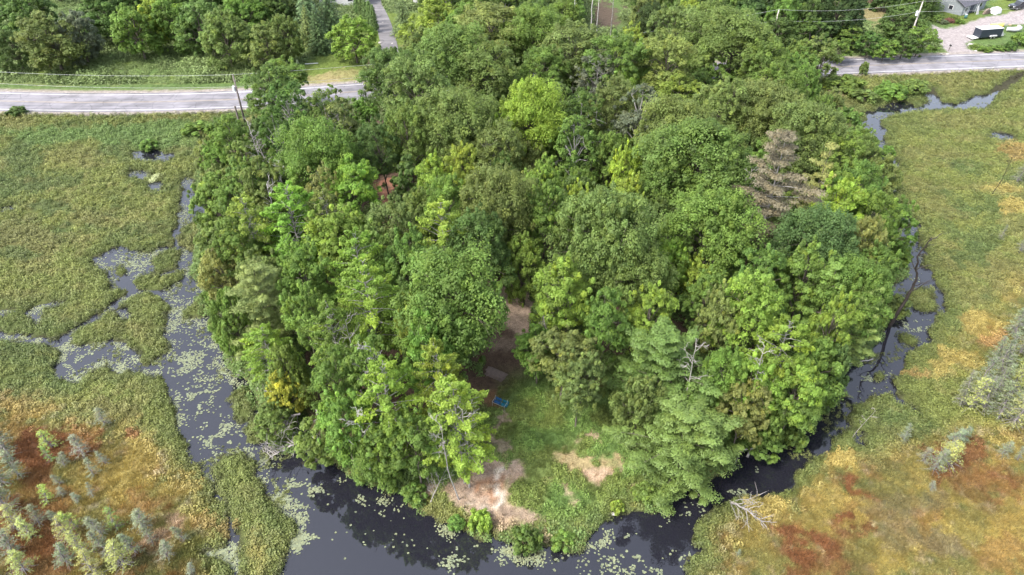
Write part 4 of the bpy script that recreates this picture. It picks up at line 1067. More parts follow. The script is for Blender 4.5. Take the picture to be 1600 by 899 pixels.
# ------------------------------------------------------------------ younger trees that fill the gaps of the woods
KEEP = [(762,440,826,548),(752,548,790,640),(590,270,622,350),(680,610,1000,860),(1090,390,1180,425),(915,575,945,610),(545,40,640,135),(430,100,560,165),(480,20,700,105),(1320,0,1400,50),(1440,0,1600,110),(-50,85,400,200),(915,-20,985,52),(1500,30,1600,85),(200,60,370,140),(1320,80,1600,110)]
REL = [(30, 'just behind'), (75, 'left of'), (105, 'left of'), (150, 'in front of'), (210, 'in front of'), (255, 'right of'), (285, 'right of'), (361, 'just behind')]
used_l = set()
def fill_zone(ring, step, Hs, rr, cols, kinds, margin=1.5, mind=3.0):
    R = ring_g(ring, 1.5)
    x0, y0 = R.min(0); x1, y1 = R.max(0)
    P = [(x + RNG.uniform(-.4, .4) * step, y + RNG.uniform(-.4, .4) * step) for x in np.arange(x0, x1, step) for y in np.arange(y0, y1, step)]
    P = np.array(P); s = rings_sdf(P[:, 0], P[:, 1], [R]); P = P[s > margin]
    rd = line_dist(P[:, 0], P[:, 1], ROAD_G); P = P[np.abs(rd) > 6.5]
    for x, y in P:
        H = RNG.uniform(*Hs); r = RNG.uniform(*rr)
        if any(math.hypot(x - t[0], y - t[1]) < mind and t[5] not in ('shrub', 'bog') for t in TREES): continue
        if any(math.hypot(x - t[0], y - t[1]) < t[2] * .45 for t in TREES): continue
        z = 1.5
        pts = [pix(x, y, z + H), pix(x, y, z + .5 * H), pix(x - r * .8, y, z + .6 * H), pix(x + r * .8, y, z + .6 * H), pix(x, y, z + .1)]
        if any(a < u < c and b_ < v < d for u, v in pts for a, b_, c, d in KEEP): continue
        best = None
        for t in sorted((t for t in TREES if t[5] not in ('bog', 'bogthin') and t[4] and not t[4].startswith('~')), key=lambda t: math.hypot(x - t[0], y - t[1]))[:14]:
            dx, dy = x - t[0], y - t[1]
            rel = ('right of' if dx > 0 else 'left of') if abs(dx) > abs(dy) else ('just behind' if dy > 0 else 'in front of')
            core = ' '.join(t[4].split()[:9])
            lab = f"young tree {rel} the {core}"
            if lab not in used_l: best = lab; break
        if best is None: continue
        used_l.add(best)
        k = kinds[RNG.integers(len(kinds))]
        plant(k, x, y, r, H, cols[RNG.integers(len(cols))], best)
        TREES[-1] = TREES[-1][:4] + ('~' + best, k)
fill_zone(PEN, 4.6, (6.0, 9.5), (2.0, 3.0), 'gdgdo', ['young', 'bushy', 'bushy'])
fill_zone([(-60,60),(200,58),(380,90),(470,60),(490,-20),(-100,-40)], 6.0, (7, 10), (2.8, 3.8), 'ddgo', ['bushy', 'bushy', 'oak'])
fill_zone([(650,95),(900,95),(1240,88),(1440,60),(1470,-25),(660,-40)], 6.0, (8, 12.5), (2.6, 3.8), 'dDdg', ['bushy', 'oak', 'bushy'])
# ------------------------------------------------------------------ low cover: marsh shrubs, moss tufts, grass, weeds (nobody could count them)
def tuft_mesh(name, n, R, Hh, L, W, up, blade=False):
    if blade:
        a = RNG.uniform(0, 6.28, n); r = RNG.random(n) ** .5 * R; base = np.stack([np.cos(a) * r, np.sin(a) * r, np.zeros(n)], -1)
        d = unit(np.stack([np.cos(a) * .5, np.sin(a) * .5, np.ones(n)], -1) + RNG.normal(0, .22, (n, 3))); h = Hh * RNG.uniform(.6, 1.15, n)
        s = unit(np.cross(d, RNG.normal(size=(n, 3)))) * W * .5
        V = np.stack([base - s, base + s, base + d * h[:, None]], 1).reshape(-1, 3)
        F = np.arange(n * 3).reshape(n, 3)
        C = np.stack([np.clip(1 + RNG.normal(0, .2, n), .5, 1.6), RNG.uniform(0, .4, n), np.zeros(n), np.ones(n)], -1)
    else:
        u = unit(RNG.normal(size=(n, 3))); u[:, 2] = np.abs(u[:, 2]); r = RNG.random(n)[:, None] ** .35
        p = u * r * np.array([R, R, Hh]); nn = unit(u * .7 + np.array([0, 0, up]) + RNG.normal(size=(n, 3)) * .45)
        V, F, C = leaves(p, nn, L, W, np.clip(1 + RNG.normal(0, .2, n), .5, 1.6), np.clip(RNG.normal(.03, .08, n), 0, 1))
    me = mesh_np(name, V, F, {'leaf': ('FACE', 'FLOAT_COLOR', C)}); me.materials.append(TUFT)
    return me
TCOL = bpy.data.collections.new("tuft shapes")
for i, (n, R, Hh, L, W) in enumerate([(44, .36, .40, .12, .10), (46, .32, .50, .12, .09), (40, .44, .32, .13, .10)]):
    TCOL.objects.link(bpy.data.objects.new(f"tuft_a{i}", tuft_mesh("leafy_tuft", n, R, Hh, L, W, .5)))
TCOL2 = bpy.data.collections.new("grass shapes")
for i in range(3):
    TCOL2.objects.link(bpy.data.objects.new(f"tuft_b{i}", tuft_mesh("grass_tuft", 22, .22, [.35, .5, .28][i], 0, .035, 0, True)))
def scatter(name, pts, scale, tint, coll):
    me = bpy.data.meshes.new(name); n = len(pts)
    me.vertices.add(n); me.vertices.foreach_set('co', np.asarray(pts, np.float32).ravel())
    a = me.attributes.new('tint', 'FLOAT_COLOR', 'POINT'); a.data.foreach_set('color', np.hstack([tint, np.ones((n, 1))]).astype(np.float32).ravel())
    a = me.attributes.new('size', 'FLOAT', 'POINT'); a.data.foreach_set('value', np.asarray(scale, np.float32))
    a = me.attributes.new('turn', 'FLOAT_VECTOR', 'POINT')
    tv = np.stack([RNG.normal(0, .12, n), RNG.normal(0, .12, n), RNG.uniform(0, 6.28, n)], -1); a.data.foreach_set('vector', tv.astype(np.float32).ravel())
    o = add_obj(name, me); tag(o, kind='stuff')
    ng = bpy.data.node_groups.new(name, 'GeometryNodeTree')
    ng.interface.new_socket('Geometry', in_out='INPUT', socket_type='NodeSocketGeometry')
    ng.interface.new_socket('Geometry', in_out='OUTPUT', socket_type='NodeSocketGeometry')
    i_, o_ = ng.nodes.new('NodeGroupInput'), ng.nodes.new('NodeGroupOutput')
    ci = ng.nodes.new('GeometryNodeCollectionInfo'); ci.inputs['Collection'].default_value = coll; ci.inputs['Separate Children'].default_value = True
    ip = ng.nodes.new('GeometryNodeInstanceOnPoints'); ip.inputs['Pick Instance'].default_value = True
    sz = ng.nodes.new('GeometryNodeInputNamedAttribute'); sz.data_type = 'FLOAT'; sz.inputs['Name'].default_value = 'size'
    tn = ng.nodes.new('GeometryNodeInputNamedAttribute'); tn.data_type = 'FLOAT_VECTOR'; tn.inputs['Name'].default_value = 'turn'
    e2r = ng.nodes.new('FunctionNodeEulerToRotation')
    L = ng.links.new
    L(i_.outputs[0], ip.inputs['Points']); L(ci.outputs[0], ip.inputs['Instance']); L(sz.outputs[0], ip.inputs['Scale'])
    L(tn.outputs[0], e2r.inputs[0]); L(e2r.outputs[0], ip.inputs['Rotation']); L(ip.outputs[0], o_.inputs[0])
    md = o.modifiers.new('scatter', 'NODES'); md.node_group = ng
    return o
# candidates over the ground in and a little outside the view, thinner with distance
def candidates(n, y0, y1, side=14):
    y = y0 * (y1 / y0) ** RNG.random(n)
    hw = (y * CP + CAM_H * SP) * (800 / FPX) + side
    return RNG.uniform(-1, 1, n) * hw, y
X, Y = candidates(380000, 22, 215)
FD = fields(X, Y); wd, Z, pd, rd = FD
cc = ground_colour(X, Y, FD)
U_, V_ = pix(X, Y, Z)
bog = np.maximum.reduce([rings_sdf(X, Y, [ring_g(b)]) for b in (BOG, BOG2, BOG3)])
grav = rings_sdf(X, Y, GRAVEL_R); drv = np.abs(line_dist(X, Y, DRIVE_G)); lawn = rings_sdf(X, Y, LAWN_R)
dens = fbm(X * .8, Y * .8, 201, 3)
land = wd < -.1
marsh = land & (pd < 1.5) & (rd < -5.2)
rnd = RNG.random(len(X))
far = np.clip(Y / 60, .8, 2.2)
mm = marsh & (bog < 0.3 + RNG.normal(0, 1, len(X))) & (fbm(X * 1.7, Y * 1.7, 207, 3) > .40)
dk = 1.3 * RNG.uniform(.84, 1.16, len(X))[:, None] * (.75 + .5 * fbm(X * 1.2, Y * 1.2, 211, 3))[:, None]
sel = mm & (rnd < .78)
P = np.stack([X, Y, Z - .04], -1)
scatter("marsh_shrub_cover", P[sel], (1.0 * RNG.uniform(.55, 1.35, len(X)) * far ** .35)[sel], np.clip(cc * dk * 1.15, 0, 1)[sel], TCOL)
# emergent weeds in the shallows
shal = (wd > -.1) & (wd < 1.6) & (fbm(X * .5, Y * .5, 221, 3) > .56) & ((X > 25) | (X < -18)) & (rnd < .30)
gcol = np.tile(np.array([.11, .125, .04]), (len(X), 1)) * dk
scatter("emergent_weeds", np.stack([X, Y, np.full(len(X), -.03)], -1)[shal], (.55 * RNG.uniform(.5, 1.2, len(X)))[shal], gcol[shal], TCOL)
# moss hummocks and sedge of the bog
selb = marsh & ~sel & (bog > -.5) & (rnd < .8)
scatter("bog_sedge", P[selb], (.8 * RNG.uniform(.5, 1.3, len(X)))[selb], np.clip(cc * dk * 1.15, 0, 1)[selb], TCOL2)
selc = marsh & (bog > 0) & (RNG.random(len(X)) < .26) & (dens > .42)
scatter("bog_heath", P[selc], (.45 * RNG.uniform(.5, 1.3, len(X)))[selc], np.clip(cc * dk * 1.1 * RNG.uniform(.7, 1.3, (len(X), 1)), 0, 1)[selc], TCOL)
# weeds and grass on the dry land
green = (cc[:, 1] > cc[:, 0] * 1.05)
south = land & (pd > .0) & (V_ > 590) & (U_ > 480) & (U_ < 1130)
sg = south & (green | (rnd < .12))
scatter("slope_grass", P[sg & (rnd < .7)], (.8 * RNG.uniform(.6, 1.3, len(X)))[sg & (rnd < .7)], np.clip(cc * 1.5, 0, 1)[sg & (rnd < .7)], TCOL2)
sw = south & green & (fbm(X * .7, Y * .7, 231, 3) > .42) & (rnd < .8)
scatter("slope_weeds", P[sw], (.8 * RNG.uniform(.4, 1.4, len(X)))[sw], np.clip(cc * RNG.uniform(.8, 1.25, (len(X), 1)) * np.array([1.8, 1.75, 1.5]), 0, 1)[sw], TCOL)
shore = land & (pd > -1.0) & (pd < 3.2) & (V_ > 250) & green | (land & (pd > -.5) & (pd < 2.5) & (rnd < .5))
shore &= ~(south & ~green) & ~((U_ > 660) & (U_ < 1010) & (V_ > 600) & ((V_ < 825) | (rnd < .7)))
sc_ = np.tile(np.array([.115, .175, .050]), (len(X), 1)) * (.7 + .6 * fbm(X * .4, Y * .4, 241, 3))[:, None]
scatter("shore_thicket", P[shore], (1.1 * RNG.uniform(.5, 1.5, len(X)))[shore], sc_[shore], TCOL)
und = land & (pd > 2) & (rnd < .6) & ~((V_ > 270) & (V_ < 350) & (U_ > 588) & (U_ < 622)) & ~((V_ > 430) & (V_ < 590) & (U_ > 752) & (U_ < 830)) & ~south & (dens > .42)
scatter("forest_undergrowth", P[und], (1.2 * RNG.uniform(.5, 1.4, len(X)))[und], sc_[und] * .9, TCOL)
north = (rd > 6.2) & (grav < -.3) & (drv > 2.2)
lw = north & (lawn < 0) & (dens > .40)
thick = fbm(X * .12, Y * .12, 251, 3)
big = np.where(thick > .47, 2.6, 1.4) * np.where(rd < 9, .5, 1.0)
nc = np.tile(np.array([.135, .185, .065]), (len(X), 1)) * (.6 + .8 * fbm(X * .25, Y * .25, 261, 3))[:, None]
gm = (V_ > 85) & (U_ < 380) & (rd < 9)
lw &= ~((U_ > 1440) & (V_ < 50)) & ~((U_ > 1500) & (V_ < 72)) & ~((U_ > 925) & (U_ < 972) & (V_ < 48)) & ~((U_ > 1325) & (U_ < 1400) & (V_ < 40)) & ~gm
scatter("roadside_thicket", P[lw], (big * RNG.uniform(.6, 1.3, len(X)))[lw], nc[lw], TCOL)
vg = north & ((lawn > 0) | gm | ((U_ > 1325) & (V_ < 50))) & (rnd < .5)
scatter("mown_grass", P[vg], (.6 * RNG.uniform(.6, 1.3, len(X)))[vg], np.clip(cc * 1.3, 0, 1)[vg], TCOL2)
rs = (rd < -5.0) & (rd > -9) & (rnd < .7)
scatter("verge_grass", P[rs], (.9 * RNG.uniform(.6, 1.3, len(X)))[rs], np.clip(cc * 1.2, 0, 1)[rs], TCOL2)

# ------------------------------------------------------------------ lily pads: rafts of pale leaves afloat
PADS = [(300,470,26,18,.5),(290,500,24,20,.7),(318,545,20,20,.6),(300,555,14,10,.5),(290,565,26,22,1),(310,615,22,22,1),(305,640,12,10,.9),(345,665,30,16,.7),(335,690,26,12,.7),(375,690,26,16,.7),(370,715,40,10,.6),(400,720,30,14,.6),
 (330,580,20,30,.35),(270,460,16,16,.6),(265,530,8,22,.8),(235,565,20,8,.9),(205,552,14,12,.6),(185,585,22,8,1),(215,582,24,8,.9),(195,570,14,6,.8),(120,570,26,10,.9),(140,555,22,8,.7),(125,590,22,8,1),(95,565,16,12,.7),(150,565,14,8,.4),
 (205,410,30,10,1),(215,420,26,14,.9),(235,400,14,6,.8),(165,405,14,10,.6),(175,435,10,10,.7),(245,432,16,8,.8),(190,400,16,6,.5),(291,320,6,12,.8),(292,345,8,8,.6),(288,410,6,10,.8),(160,480,30,8,.5),(120,505,14,12,.6),(190,468,14,6,.7),(195,490,12,5,.8),(280,655,12,20,.7),(255,605,10,5,.6),
 (275,640,6,26,.8),(290,680,8,16,.8),(445,775,16,16,.5),(455,760,20,14,.5),(492,768,14,12,.8),(470,790,12,8,.5),(505,750,10,5,.4),(455,835,16,16,.5),(465,852,14,10,1),(475,838,12,6,.6),(490,840,8,5,.5),(560,780,14,6,.5),(600,785,10,5,.3),(575,790,40,10,.15),(610,805,20,10,.12),
 (700,880,16,12,.8),(735,855,14,5,.8),(720,870,20,8,.3),(785,875,10,10,.4),(770,860,10,5,.3),(870,885,6,12,.5),(950,885,60,14,.22),(1000,872,60,12,.22),(1040,890,36,12,.2),(1010,895,60,8,.2),(975,835,12,6,.7),(930,895,14,6,.5),(1060,870,14,10,.4),(1045,810,40,16,.12),(1080,800,16,10,.4),(1090,790,14,10,.4),(950,865,12,6,.3),
 (1420,505,14,10,1),(1435,515,14,8,.8),(1410,520,6,5,.9),(1445,505,12,10,.5),(1425,535,12,5,.6),(1358,590,12,14,.7),(1365,600,14,8,.8),(1340,610,14,6,.4),(1330,620,10,4,.9),(1385,585,8,6,.6),(1440,400,8,18,.6),(1425,360,8,20,.35),(1430,430,8,14,.45),(1420,470,8,10,.4),(1380,205,6,14,.3),(1460,160,20,6,.4),(1400,170,20,5,.35),(1500,170,30,4,.3),(1372,245,10,10,.3),(1155,770,16,6,.5),(1170,735,14,8,.35),(60,528,30,3,.2),(70,480,20,5,.5),(15,488,10,3,.4),(340,520,14,10,.3),(315,455,8,8,.3),
 (900,870,30,12,.10),(640,850,60,20,.03),(560,850,60,30,.03)]
pv, pf, pc, k = [], [], [], 0
hexa = np.array([[math.cos(a), math.sin(a)] for a in np.linspace(.35, 5.95, 7)])
for (cx, cy, rx, ry, d) in PADS:
    q = int(d * rx * ry * (.5 if cy > 770 and cx > 540 else .85))
    u = cx + RNG.normal(0, rx * .55, q); v = cy + RNG.normal(0, ry * .55, q)
    g = np.array([G(a, b_, .012) for a, b_ in zip(u, v)]).reshape(-1, 3)
    if not len(g): continue
    ok = (fbm(g[:, 0] * 1.1, g[:, 1] * 1.1, 301, 3) > (.50 if d < .95 else .42)) & (fields(g[:, 0], g[:, 1])[0] > .02)
    for p in g[ok]:
        r = RNG.uniform(.05, .13); a = RNG.uniform(0, 6.28); R2 = np.array([[math.cos(a), -math.sin(a)], [math.sin(a), math.cos(a)]])
        h = hexa @ R2.T * r * np.array([1, RNG.uniform(.8, 1)]) + p[:2]; zt = .012 + RNG.random() * .02
        pv.append(np.hstack([np.vstack([p[:2], h]), np.full((8, 1), zt) + RNG.normal(0, .004, (8, 1))]))
        pf += [(k, k + j, k + j + 1) for j in range(1, 7)]; k += 8
        pc += [[RNG.uniform(.75, 1.3), RNG.uniform(0, .35), 0, 1]] * 6
fr = (wd > .0) & (wd < .9) & (X < 8) & (fbm(X * .55, Y * .55, 311, 3) > .585) & (pd < -.5)
for x, y, t in zip(X[fr], Y[fr], wd[fr]):
    for _ in range(3):
        r = RNG.uniform(.04, .10); h = hexa * r + np.array([x, y]) + RNG.normal(0, .22, 2); zt = .012 + RNG.random() * .02
        pv.append(np.hstack([np.vstack([h.mean(0), h]), np.full((8, 1), zt)])); pf += [(k, k + j, k + j + 1) for j in range(1, 7)]; k += 8
        pc += [[RNG.uniform(.75, 1.4), RNG.uniform(0, .5), 0, 1]] * 6
pads = mesh_np("lily_pads", np.vstack(pv), np.array(pf), {'leaf': ('FACE', 'FLOAT_COLOR', np.array(pc))})
PADM = leaf_material("lily_pad", translucency=.05)
o = add_obj("lily_pads", pads, PADM); o.color = (.125, .145, .092, 1); tag(o, kind='stuff')
# ------------------------------------------------------------------ dead wood
def onplane(px, py, Y):
    """point of the vertical plane y = Y seen at px, py"""
    u, v = (px - 800.0) / FPX, (449.5 - py) / FPX
    dy, dz = CP + v * SP, -SP + v * CP
    t = Y / dy
    return np.array([u * t, Y, CAM_H + dz * t])
def branchy(name, P, r, m, label, cat='dead tree', nb=8, bl=1.6, up=.25, r1=.25, sub=4, side=1.0, seed=0, z_lo=None, start=.3):
    """a dead stem along P with side branches; one thing: trunk and bare_branches"""
    P = np.asarray(P, float); b0 = P[0].copy(); P = P - b0
    Pc = catmull(P, 4) if len(P) > 2 else np.array([P[0] + (P[1] - P[0]) * t for t in np.linspace(0, 1, 6)])
    Pc[1:-1] += RNG.normal(0, r * .35, Pc[1:-1].shape)
    root = empty(name, tuple(b0)); tag(root, label, cat)
    tm = tubes_mesh("trunk", [(Pc, r, r * r1)], 8); add_obj('trunk', tm, m, root)
    lines = []
    ax = unit(Pc[-1] - Pc[0])
    for i in range(nb):
        f = start + (1 - start) * (i + RNG.random()) / nb; q = f * (len(Pc) - 1); k = min(int(q), len(Pc) - 2)
        a = Pc[k] + (Pc[k + 1] - Pc[k]) * (q - k)
        sd = RNG.normal(size=3) * side; sd -= ax * sd.dot(ax); sd = unit(sd)
        d = unit(sd + ax * .8 + np.array([0, 0, up])); ln = bl * RNG.uniform(.5, 1.1) * (1.25 - .6 * f)
        L = limb(a, a + d * ln, RNG.uniform(-.1, .15), 5); lines.append((L, r * .32, .012))
        for _ in range(sub):
            g = RNG.uniform(.3, 1) * 4; kk = min(int(g), 3); c = L[kk] + (L[kk + 1] - L[kk]) * (g - kk)
            d2 = unit(d + RNG.normal(size=3) * .6); lines.append((limb(c, c + d2 * ln * RNG.uniform(.25, .5), .05, 4), .02, .008))
    if lines:
        me = tubes_mesh("bare_branches", lines)
        if z_lo is not None:
            co = np.empty(len(me.vertices) * 3, np.float32); me.vertices.foreach_get('co', co); co = co.reshape(-1, 3)
            co[:, 2] = np.maximum(co[:, 2], z_lo - b0[2]); me.vertices.foreach_set('co', co.ravel())
        add_obj('bare_branches', me, m, root)
    return root
def gz(px, py, dz=0.0):
    p = on_ground(px, py); p[2] = max(p[2], 0.0) + dz; return p
# the dark dead tree leaning over the eastern channel
b = gz(1388, 512, -.3); Y = b[1]
branchy('leaning_dead_tree', [b, onplane(1415, 467, Y + .2), onplane(1431, 437, Y + .3), onplane(1434, 403, Y + .2), onplane(1456, 371, Y)], .2, DARKDEAD, 'dark leaning dead trunk rising over the eastern channel', nb=7, bl=2.2, sub=3)
branchy('fallen_tree', [gz(499, 693, .9), gz(470, 700, .8), gz(446, 710, .35), gz(424, 724, .12)], .14, DEAD, 'bleached fallen tree lying from the shore into the western water', nb=16, bl=2.4, sub=6, z_lo=.03)
branchy('fallen_tree', [gz(474, 665, 1.6), gz(458, 672, 1.6), gz(447, 690, .5)], .10, DEAD, 'bleached treetop with fanning twigs just above the long fallen tree', nb=14, bl=2.6, sub=7, z_lo=.03, start=.05)
branchy('fallen_log', [gz(447, 582, .7), gz(410, 585, .45), gz(372, 591, .15)], .10, DEAD, 'long pale log over the western shore above the golden tree', nb=8, bl=1.0, sub=3, z_lo=.03, start=.6)
branchy('fallen_log', [gz(432, 619, .5), gz(396, 610, .1)], .09, DEAD, 'short pale log pointing at the water left of the golden tree', nb=2, bl=.6, sub=2, z_lo=.03)
branchy('fallen_log', [gz(408, 557, .7), gz(364, 561, .15)], .09, GREYDEAD, 'grey brush log above the two pale logs', nb=12, bl=1.3, sub=4, z_lo=.03)
branchy('fallen_tree', [gz(1139, 786, .25), gz(1160, 800, .5), gz(1190, 822, .45)], .10, DEAD, 'bleached fan of dead branches lying on the bog edge', nb=22, bl=2.4, sub=3, side=.35, start=.0, up=.05)
branchy('uprooted_stump', [gz(1165, 722, .1), gz(1178, 700, .7), gz(1176, 684, 1.6)], .12, DEAD, 'bleached uprooted stump with star-shaped roots at the black inlet', nb=14, bl=1.5, sub=4, start=.5)
branchy('fallen_tree', [gz(1182, 712, .5), gz(1150, 712, .5), gz(1138, 720, .3)], .08, DEAD, 'thin dead limbs leaning by the uprooted stump', nb=10, bl=1.6, sub=3)
branchy('dead_branch', [gz(672, 790, .1), gz(682, 770, .5), gz(694, 748, .6)], .06, DEAD, 'pale forked dead branch on the shore left of the sandy patch', nb=9, bl=1.7, sub=4, start=.05)
branchy('fallen_log', [gz(1362, 565, .1), gz(1322, 578, .6)], .08, DEAD, 'thin pale log at the mouth of the southeastern inlet', nb=6, bl=.7, sub=2)
branchy('fallen_log', [gz(500, 660, 1.8), gz(497, 690, .5)], .10, GREYDEAD, 'grey leaning stem above the bleached fallen tree', nb=2, bl=.8)
for (bx, by, tx, ty, H, r, m_, lab) in [
    (0, 0, 388, 195, 13.5, .17, DEAD, 'tall bleached dead tree with many bare limbs in the western woods'),
    (0, 0, 398, 212, 12.5, .12, DEAD, 'second bleached stem close beside the tall dead tree'),
    (0, 0, 436, 260, 12, .13, BIRCH, 'white broken birch stem in the western woods'),
    (0, 0, 416, 287, 11.5, .10, BIRCH, 'short white snag below the broken birch stem'),
    (0, 0, 578, 542, 13, .14, BIRCH, 'broken white birch with drooping limbs in the left woods'),
    (0, 0, 540, 500, 12, .10, DEAD, 'pale dead stem left of the broken white birch'),
    (0, 0, 560, 640, 9.6, .12, BIRCH, 'white birch trunk leaning through the lower left foliage'),
    (0, 0, 690, 665, 10.5, .10, DEAD, 'grey dead stem beside the broad bright beech'),
    (0, 0, 722, 640, 11.2, .12, DEAD, 'grey bare limbs fanning inside the broad bright beech'),
    (0, 0, 765, 225, 12.8, .12, PALEBARK, 'white forked stem standing in the middle woods'),
    (0, 0, 1000, 175, 12.6, .12, PALEBARK, 'straight light trunk among pale foliage in the second row'),
    (0, 0, 935, 100, 14, .12, GREYDEAD, 'grey dead twiggy tree in the back row'),
    (0, 0, 855, 500, 8.01, .11, DEAD, 'twisted grey limbs beside the clearing'),
    (0, 0, 1088, 540, 12.6, .11, DEAD, 'bare grey twigs beside the big front pine'),
    (0, 0, 1195, 540, 12.6, .12, DEAD, 'bleached forked limbs in the southeastern maple'),
    (0, 0, 1290, 280, 12.5, .07, DEAD, 'bare twigs beside the slim yellowish pine'),
    (0, 0, 1175, 262, 15, .12, DEAD, 'broken orange-brown limb by the brown pine'),
    (0, 0, 930, -40, 13, .2, BIRCH, 'white forked bare trunk at the muddy gap'),
    (0, 0, 940, -38, 13, .15, BIRCH, 'second white bare trunk at the muddy gap'),
    (0, 0, 902, -30, 13, .15, BIRCH, 'white Y-shaped bare trunk left of the muddy gap'),
    (0, 0, 872, -30, 13, .14, PALEBARK, 'slim light bare trunk left of the Y-shaped one'),
    (0, 0, 960, -35, 13, .16, PALEBARK, 'tan bare trunk right of the muddy gap'),
    (0, 0, 1585, 240, 5.5, .07, DARKDEAD, 'thin black snag in the right marsh'),
    (0, 0, 1368, 690-48, 2.8, .05, DEAD, 'thin pale snag in the flooded marsh corner')]:
    if H > 8 and ty > 60: H *= .84
    p = G(tx, ty, 1.5 + H); z0 = ground_z(p[0], p[1])
    P = [[p[0] + RNG.normal(0, .4), p[1] + .4, z0 - .2], [p[0] + RNG.normal(0, .3), p[1] + .2, z0 + H * .5], [p[0], p[1], 1.5 + H]]
    thin = r < .08
    branchy('dead_tree', P, r * .75, m_, lab, nb=4 if thin else 11, bl=1.0 if thin else 2.0, sub=2 if thin else 4, start=.6, up=.1)

# ------------------------------------------------------------------ utility poles and wires
POLE = plain("pole_wood", (.13, .11, .10), .9, noise=.25, scale=3)
POLEL = plain("pale_pole_wood", (.33, .30, .28), .9, noise=.2, scale=3)
GREYP = plain("grey_paint", (.52, .53, .55), .5, noise=.08)
WIRE = plain("wire", (.42, .42, .43), .5, noise=.05)
CERAM = plain("insulator", (.30, .27, .25), .4, noise=.05)
def pole(tx, ty, D, label, m_, transformer, arm=False):
    tp = onplane(tx, ty, D); z0 = ground_z(tp[0], tp[1])
    root = empty('utility_pole', (tp[0], tp[1], z0)); tag(root, label, 'utility pole', 'utility poles along the road')
    h = tp[2] - z0
    MB().tube([(0, 0, -.5), (0, 0, h * .5), (0, 0, h)], [.17, .15, .11], 10).build('shaft', m_, root, smooth=True)
    for k, (dx, dz) in enumerate([(0, .12), (.16, -.9), (.16, -1.9)]):
        MB().tube([(dx, 0, h + dz - .1), (dx, 0, h + dz + .08)], [.05, .07], 8).build('insulator', CERAM, root, smooth=True)
    if transformer:
        t = MB().tube([(-.38, -.05, h - 2.7), (-.38, -.05, h - 2.66), (-.38, -.05, h - 1.85), (-.38, -.05, h - 1.75)], [.22, .25, .25, .16], 14).build('transformer', GREYP, root)
        MB().box(-.2, 0, -.06, .06, h - 2.3, h - 2.15).build('bracket', POLE, root)
        MB().tube([(-.38, -.05, h - 1.75), (-.38, -.05, h - 1.5)], [.05, .03], 8).build('bushing', CERAM, t)
    return tp, root
t1, _ = pole(364, 118, 108.0, 'dark utility pole with white transformer beside the left road', POLE, True)
t3, _ = pole(1217, 16, 137.0, 'light grey utility pole standing out of the dark back trees', POLEL, False)
t4, _ = pole(1442, 3, 143.0, 'utility pole with grey transformer by the gravel drive', POLEL, True)
t0 = np.array([t1[0] - 58, t1[1] + 4, t1[2] + .3]); t5 = np.array([t4[0] + 50, t4[1] + 10, t4[2]])
def wire(a, b_, dz, sag, label):
    t = np.linspace(0, 1, 25)[:, None]; P = a + (b_ - a) * t; P[:, 2] += dz - sag * 4 * (t * (1 - t))[:, 0]
    o0 = P[0].copy()
    V, F = tube_np(P - o0, np.full(25, .016), 5)
    o = add_obj('power_wire', mesh_np('power_wire', V, F, smooth=True), WIRE); o.location = tuple(o0)
    tag(o, label, 'wire', 'power wires along the road')
wire(t0, t1, .12, .9, 'upper wire running to the dark pole from the left')
wire(t0, t1, -1.9, .9, 'lower wire running to the dark pole from the left')
wire(t1, t3, .12, 1.6, 'upper wire over the woods between dark pole and light pole')
wire(t1, t3, -1.9, 1.6, 'lower wire over the woods between dark pole and light pole')
wire(t3, t4, .12, .9, 'upper wire between the light pole and the drive pole')
wire(t3, t4, -1.9, .9, 'lower wire between the light pole and the drive pole')
wire(t4, t5, .12, .7, 'upper wire passing before the grey house')
wire(t4, t5, -1.9, .7, 'lower wire passing before the grey house')
p = onplane(367, 166, 107.0); z0 = ground_z(p[0], 107.0)
o = MB().tube([(0, 0, -.4), (0, 0, p[2] - z0)], [.16, .15], 10).build('wooden_post', POLE); o.location = (p[0], 107.0, z0)
tag(o, 'short dark wooden post left of the transformer pole', 'post')

# ------------------------------------------------------------------ buildings
ROOFG = plain("grey_shingles", (.06, .06, .072), .85, noise=.2, scale=2.5, bump=.2)
SIDING = plain("blue_grey_siding", (.17, .19, .20), .7, noise=.1)
WHITEP = plain("white_paint", (.45, .45, .45), .5, noise=.06)
DARKG = plain("dark_glass", (.02, .022, .028), .15, noise=.1, spec=.6)
DARKB = plain("dark_blue_door", (.035, .04, .065), .5, noise=.1)
BROWNR = plain("brown_roof", (.10, .06, .055), .85, noise=.2)
BROWNW = plain("brown_boards", (.12, .075, .055), .85, noise=.25)
RUBBER = plain("tyre_rubber", (.02, .02, .021), .8, noise=.1)
METAL = plain("bare_metal", (.45, .45, .46), .35, metal=.8, noise=.1)
def gable(name, px, py, yaw, L, Dp, wh, rh, wm, rm, label, ov=.4, cat='house'):
    p = on_ground(px, py)
    root = empty(name, tuple(p), yaw); tag(root, label, cat)
    w = MB(); w.box(0, L, 0, Dp, -.6, wh)
    w.prism([(0.0, wh), (Dp, wh), (Dp / 2, wh + rh - .03)], 0, 0, L)
    w.build('wall', wm, root)
    s = rh / (Dp / 2); e = wh - ov * s; th = .14
    r = MB()
    r.prism([(-ov, e), (Dp / 2, wh + rh), (Dp / 2, wh + rh + th), (-ov, e + th)], 0, -ov, L + ov)
    r.prism([(Dp + ov, e), (Dp + ov, e + th), (Dp / 2 + .001, wh + rh + th), (Dp / 2 + .001, wh + rh)], 0, -ov, L + ov)
    r.build('roof', rm, root)
    return root
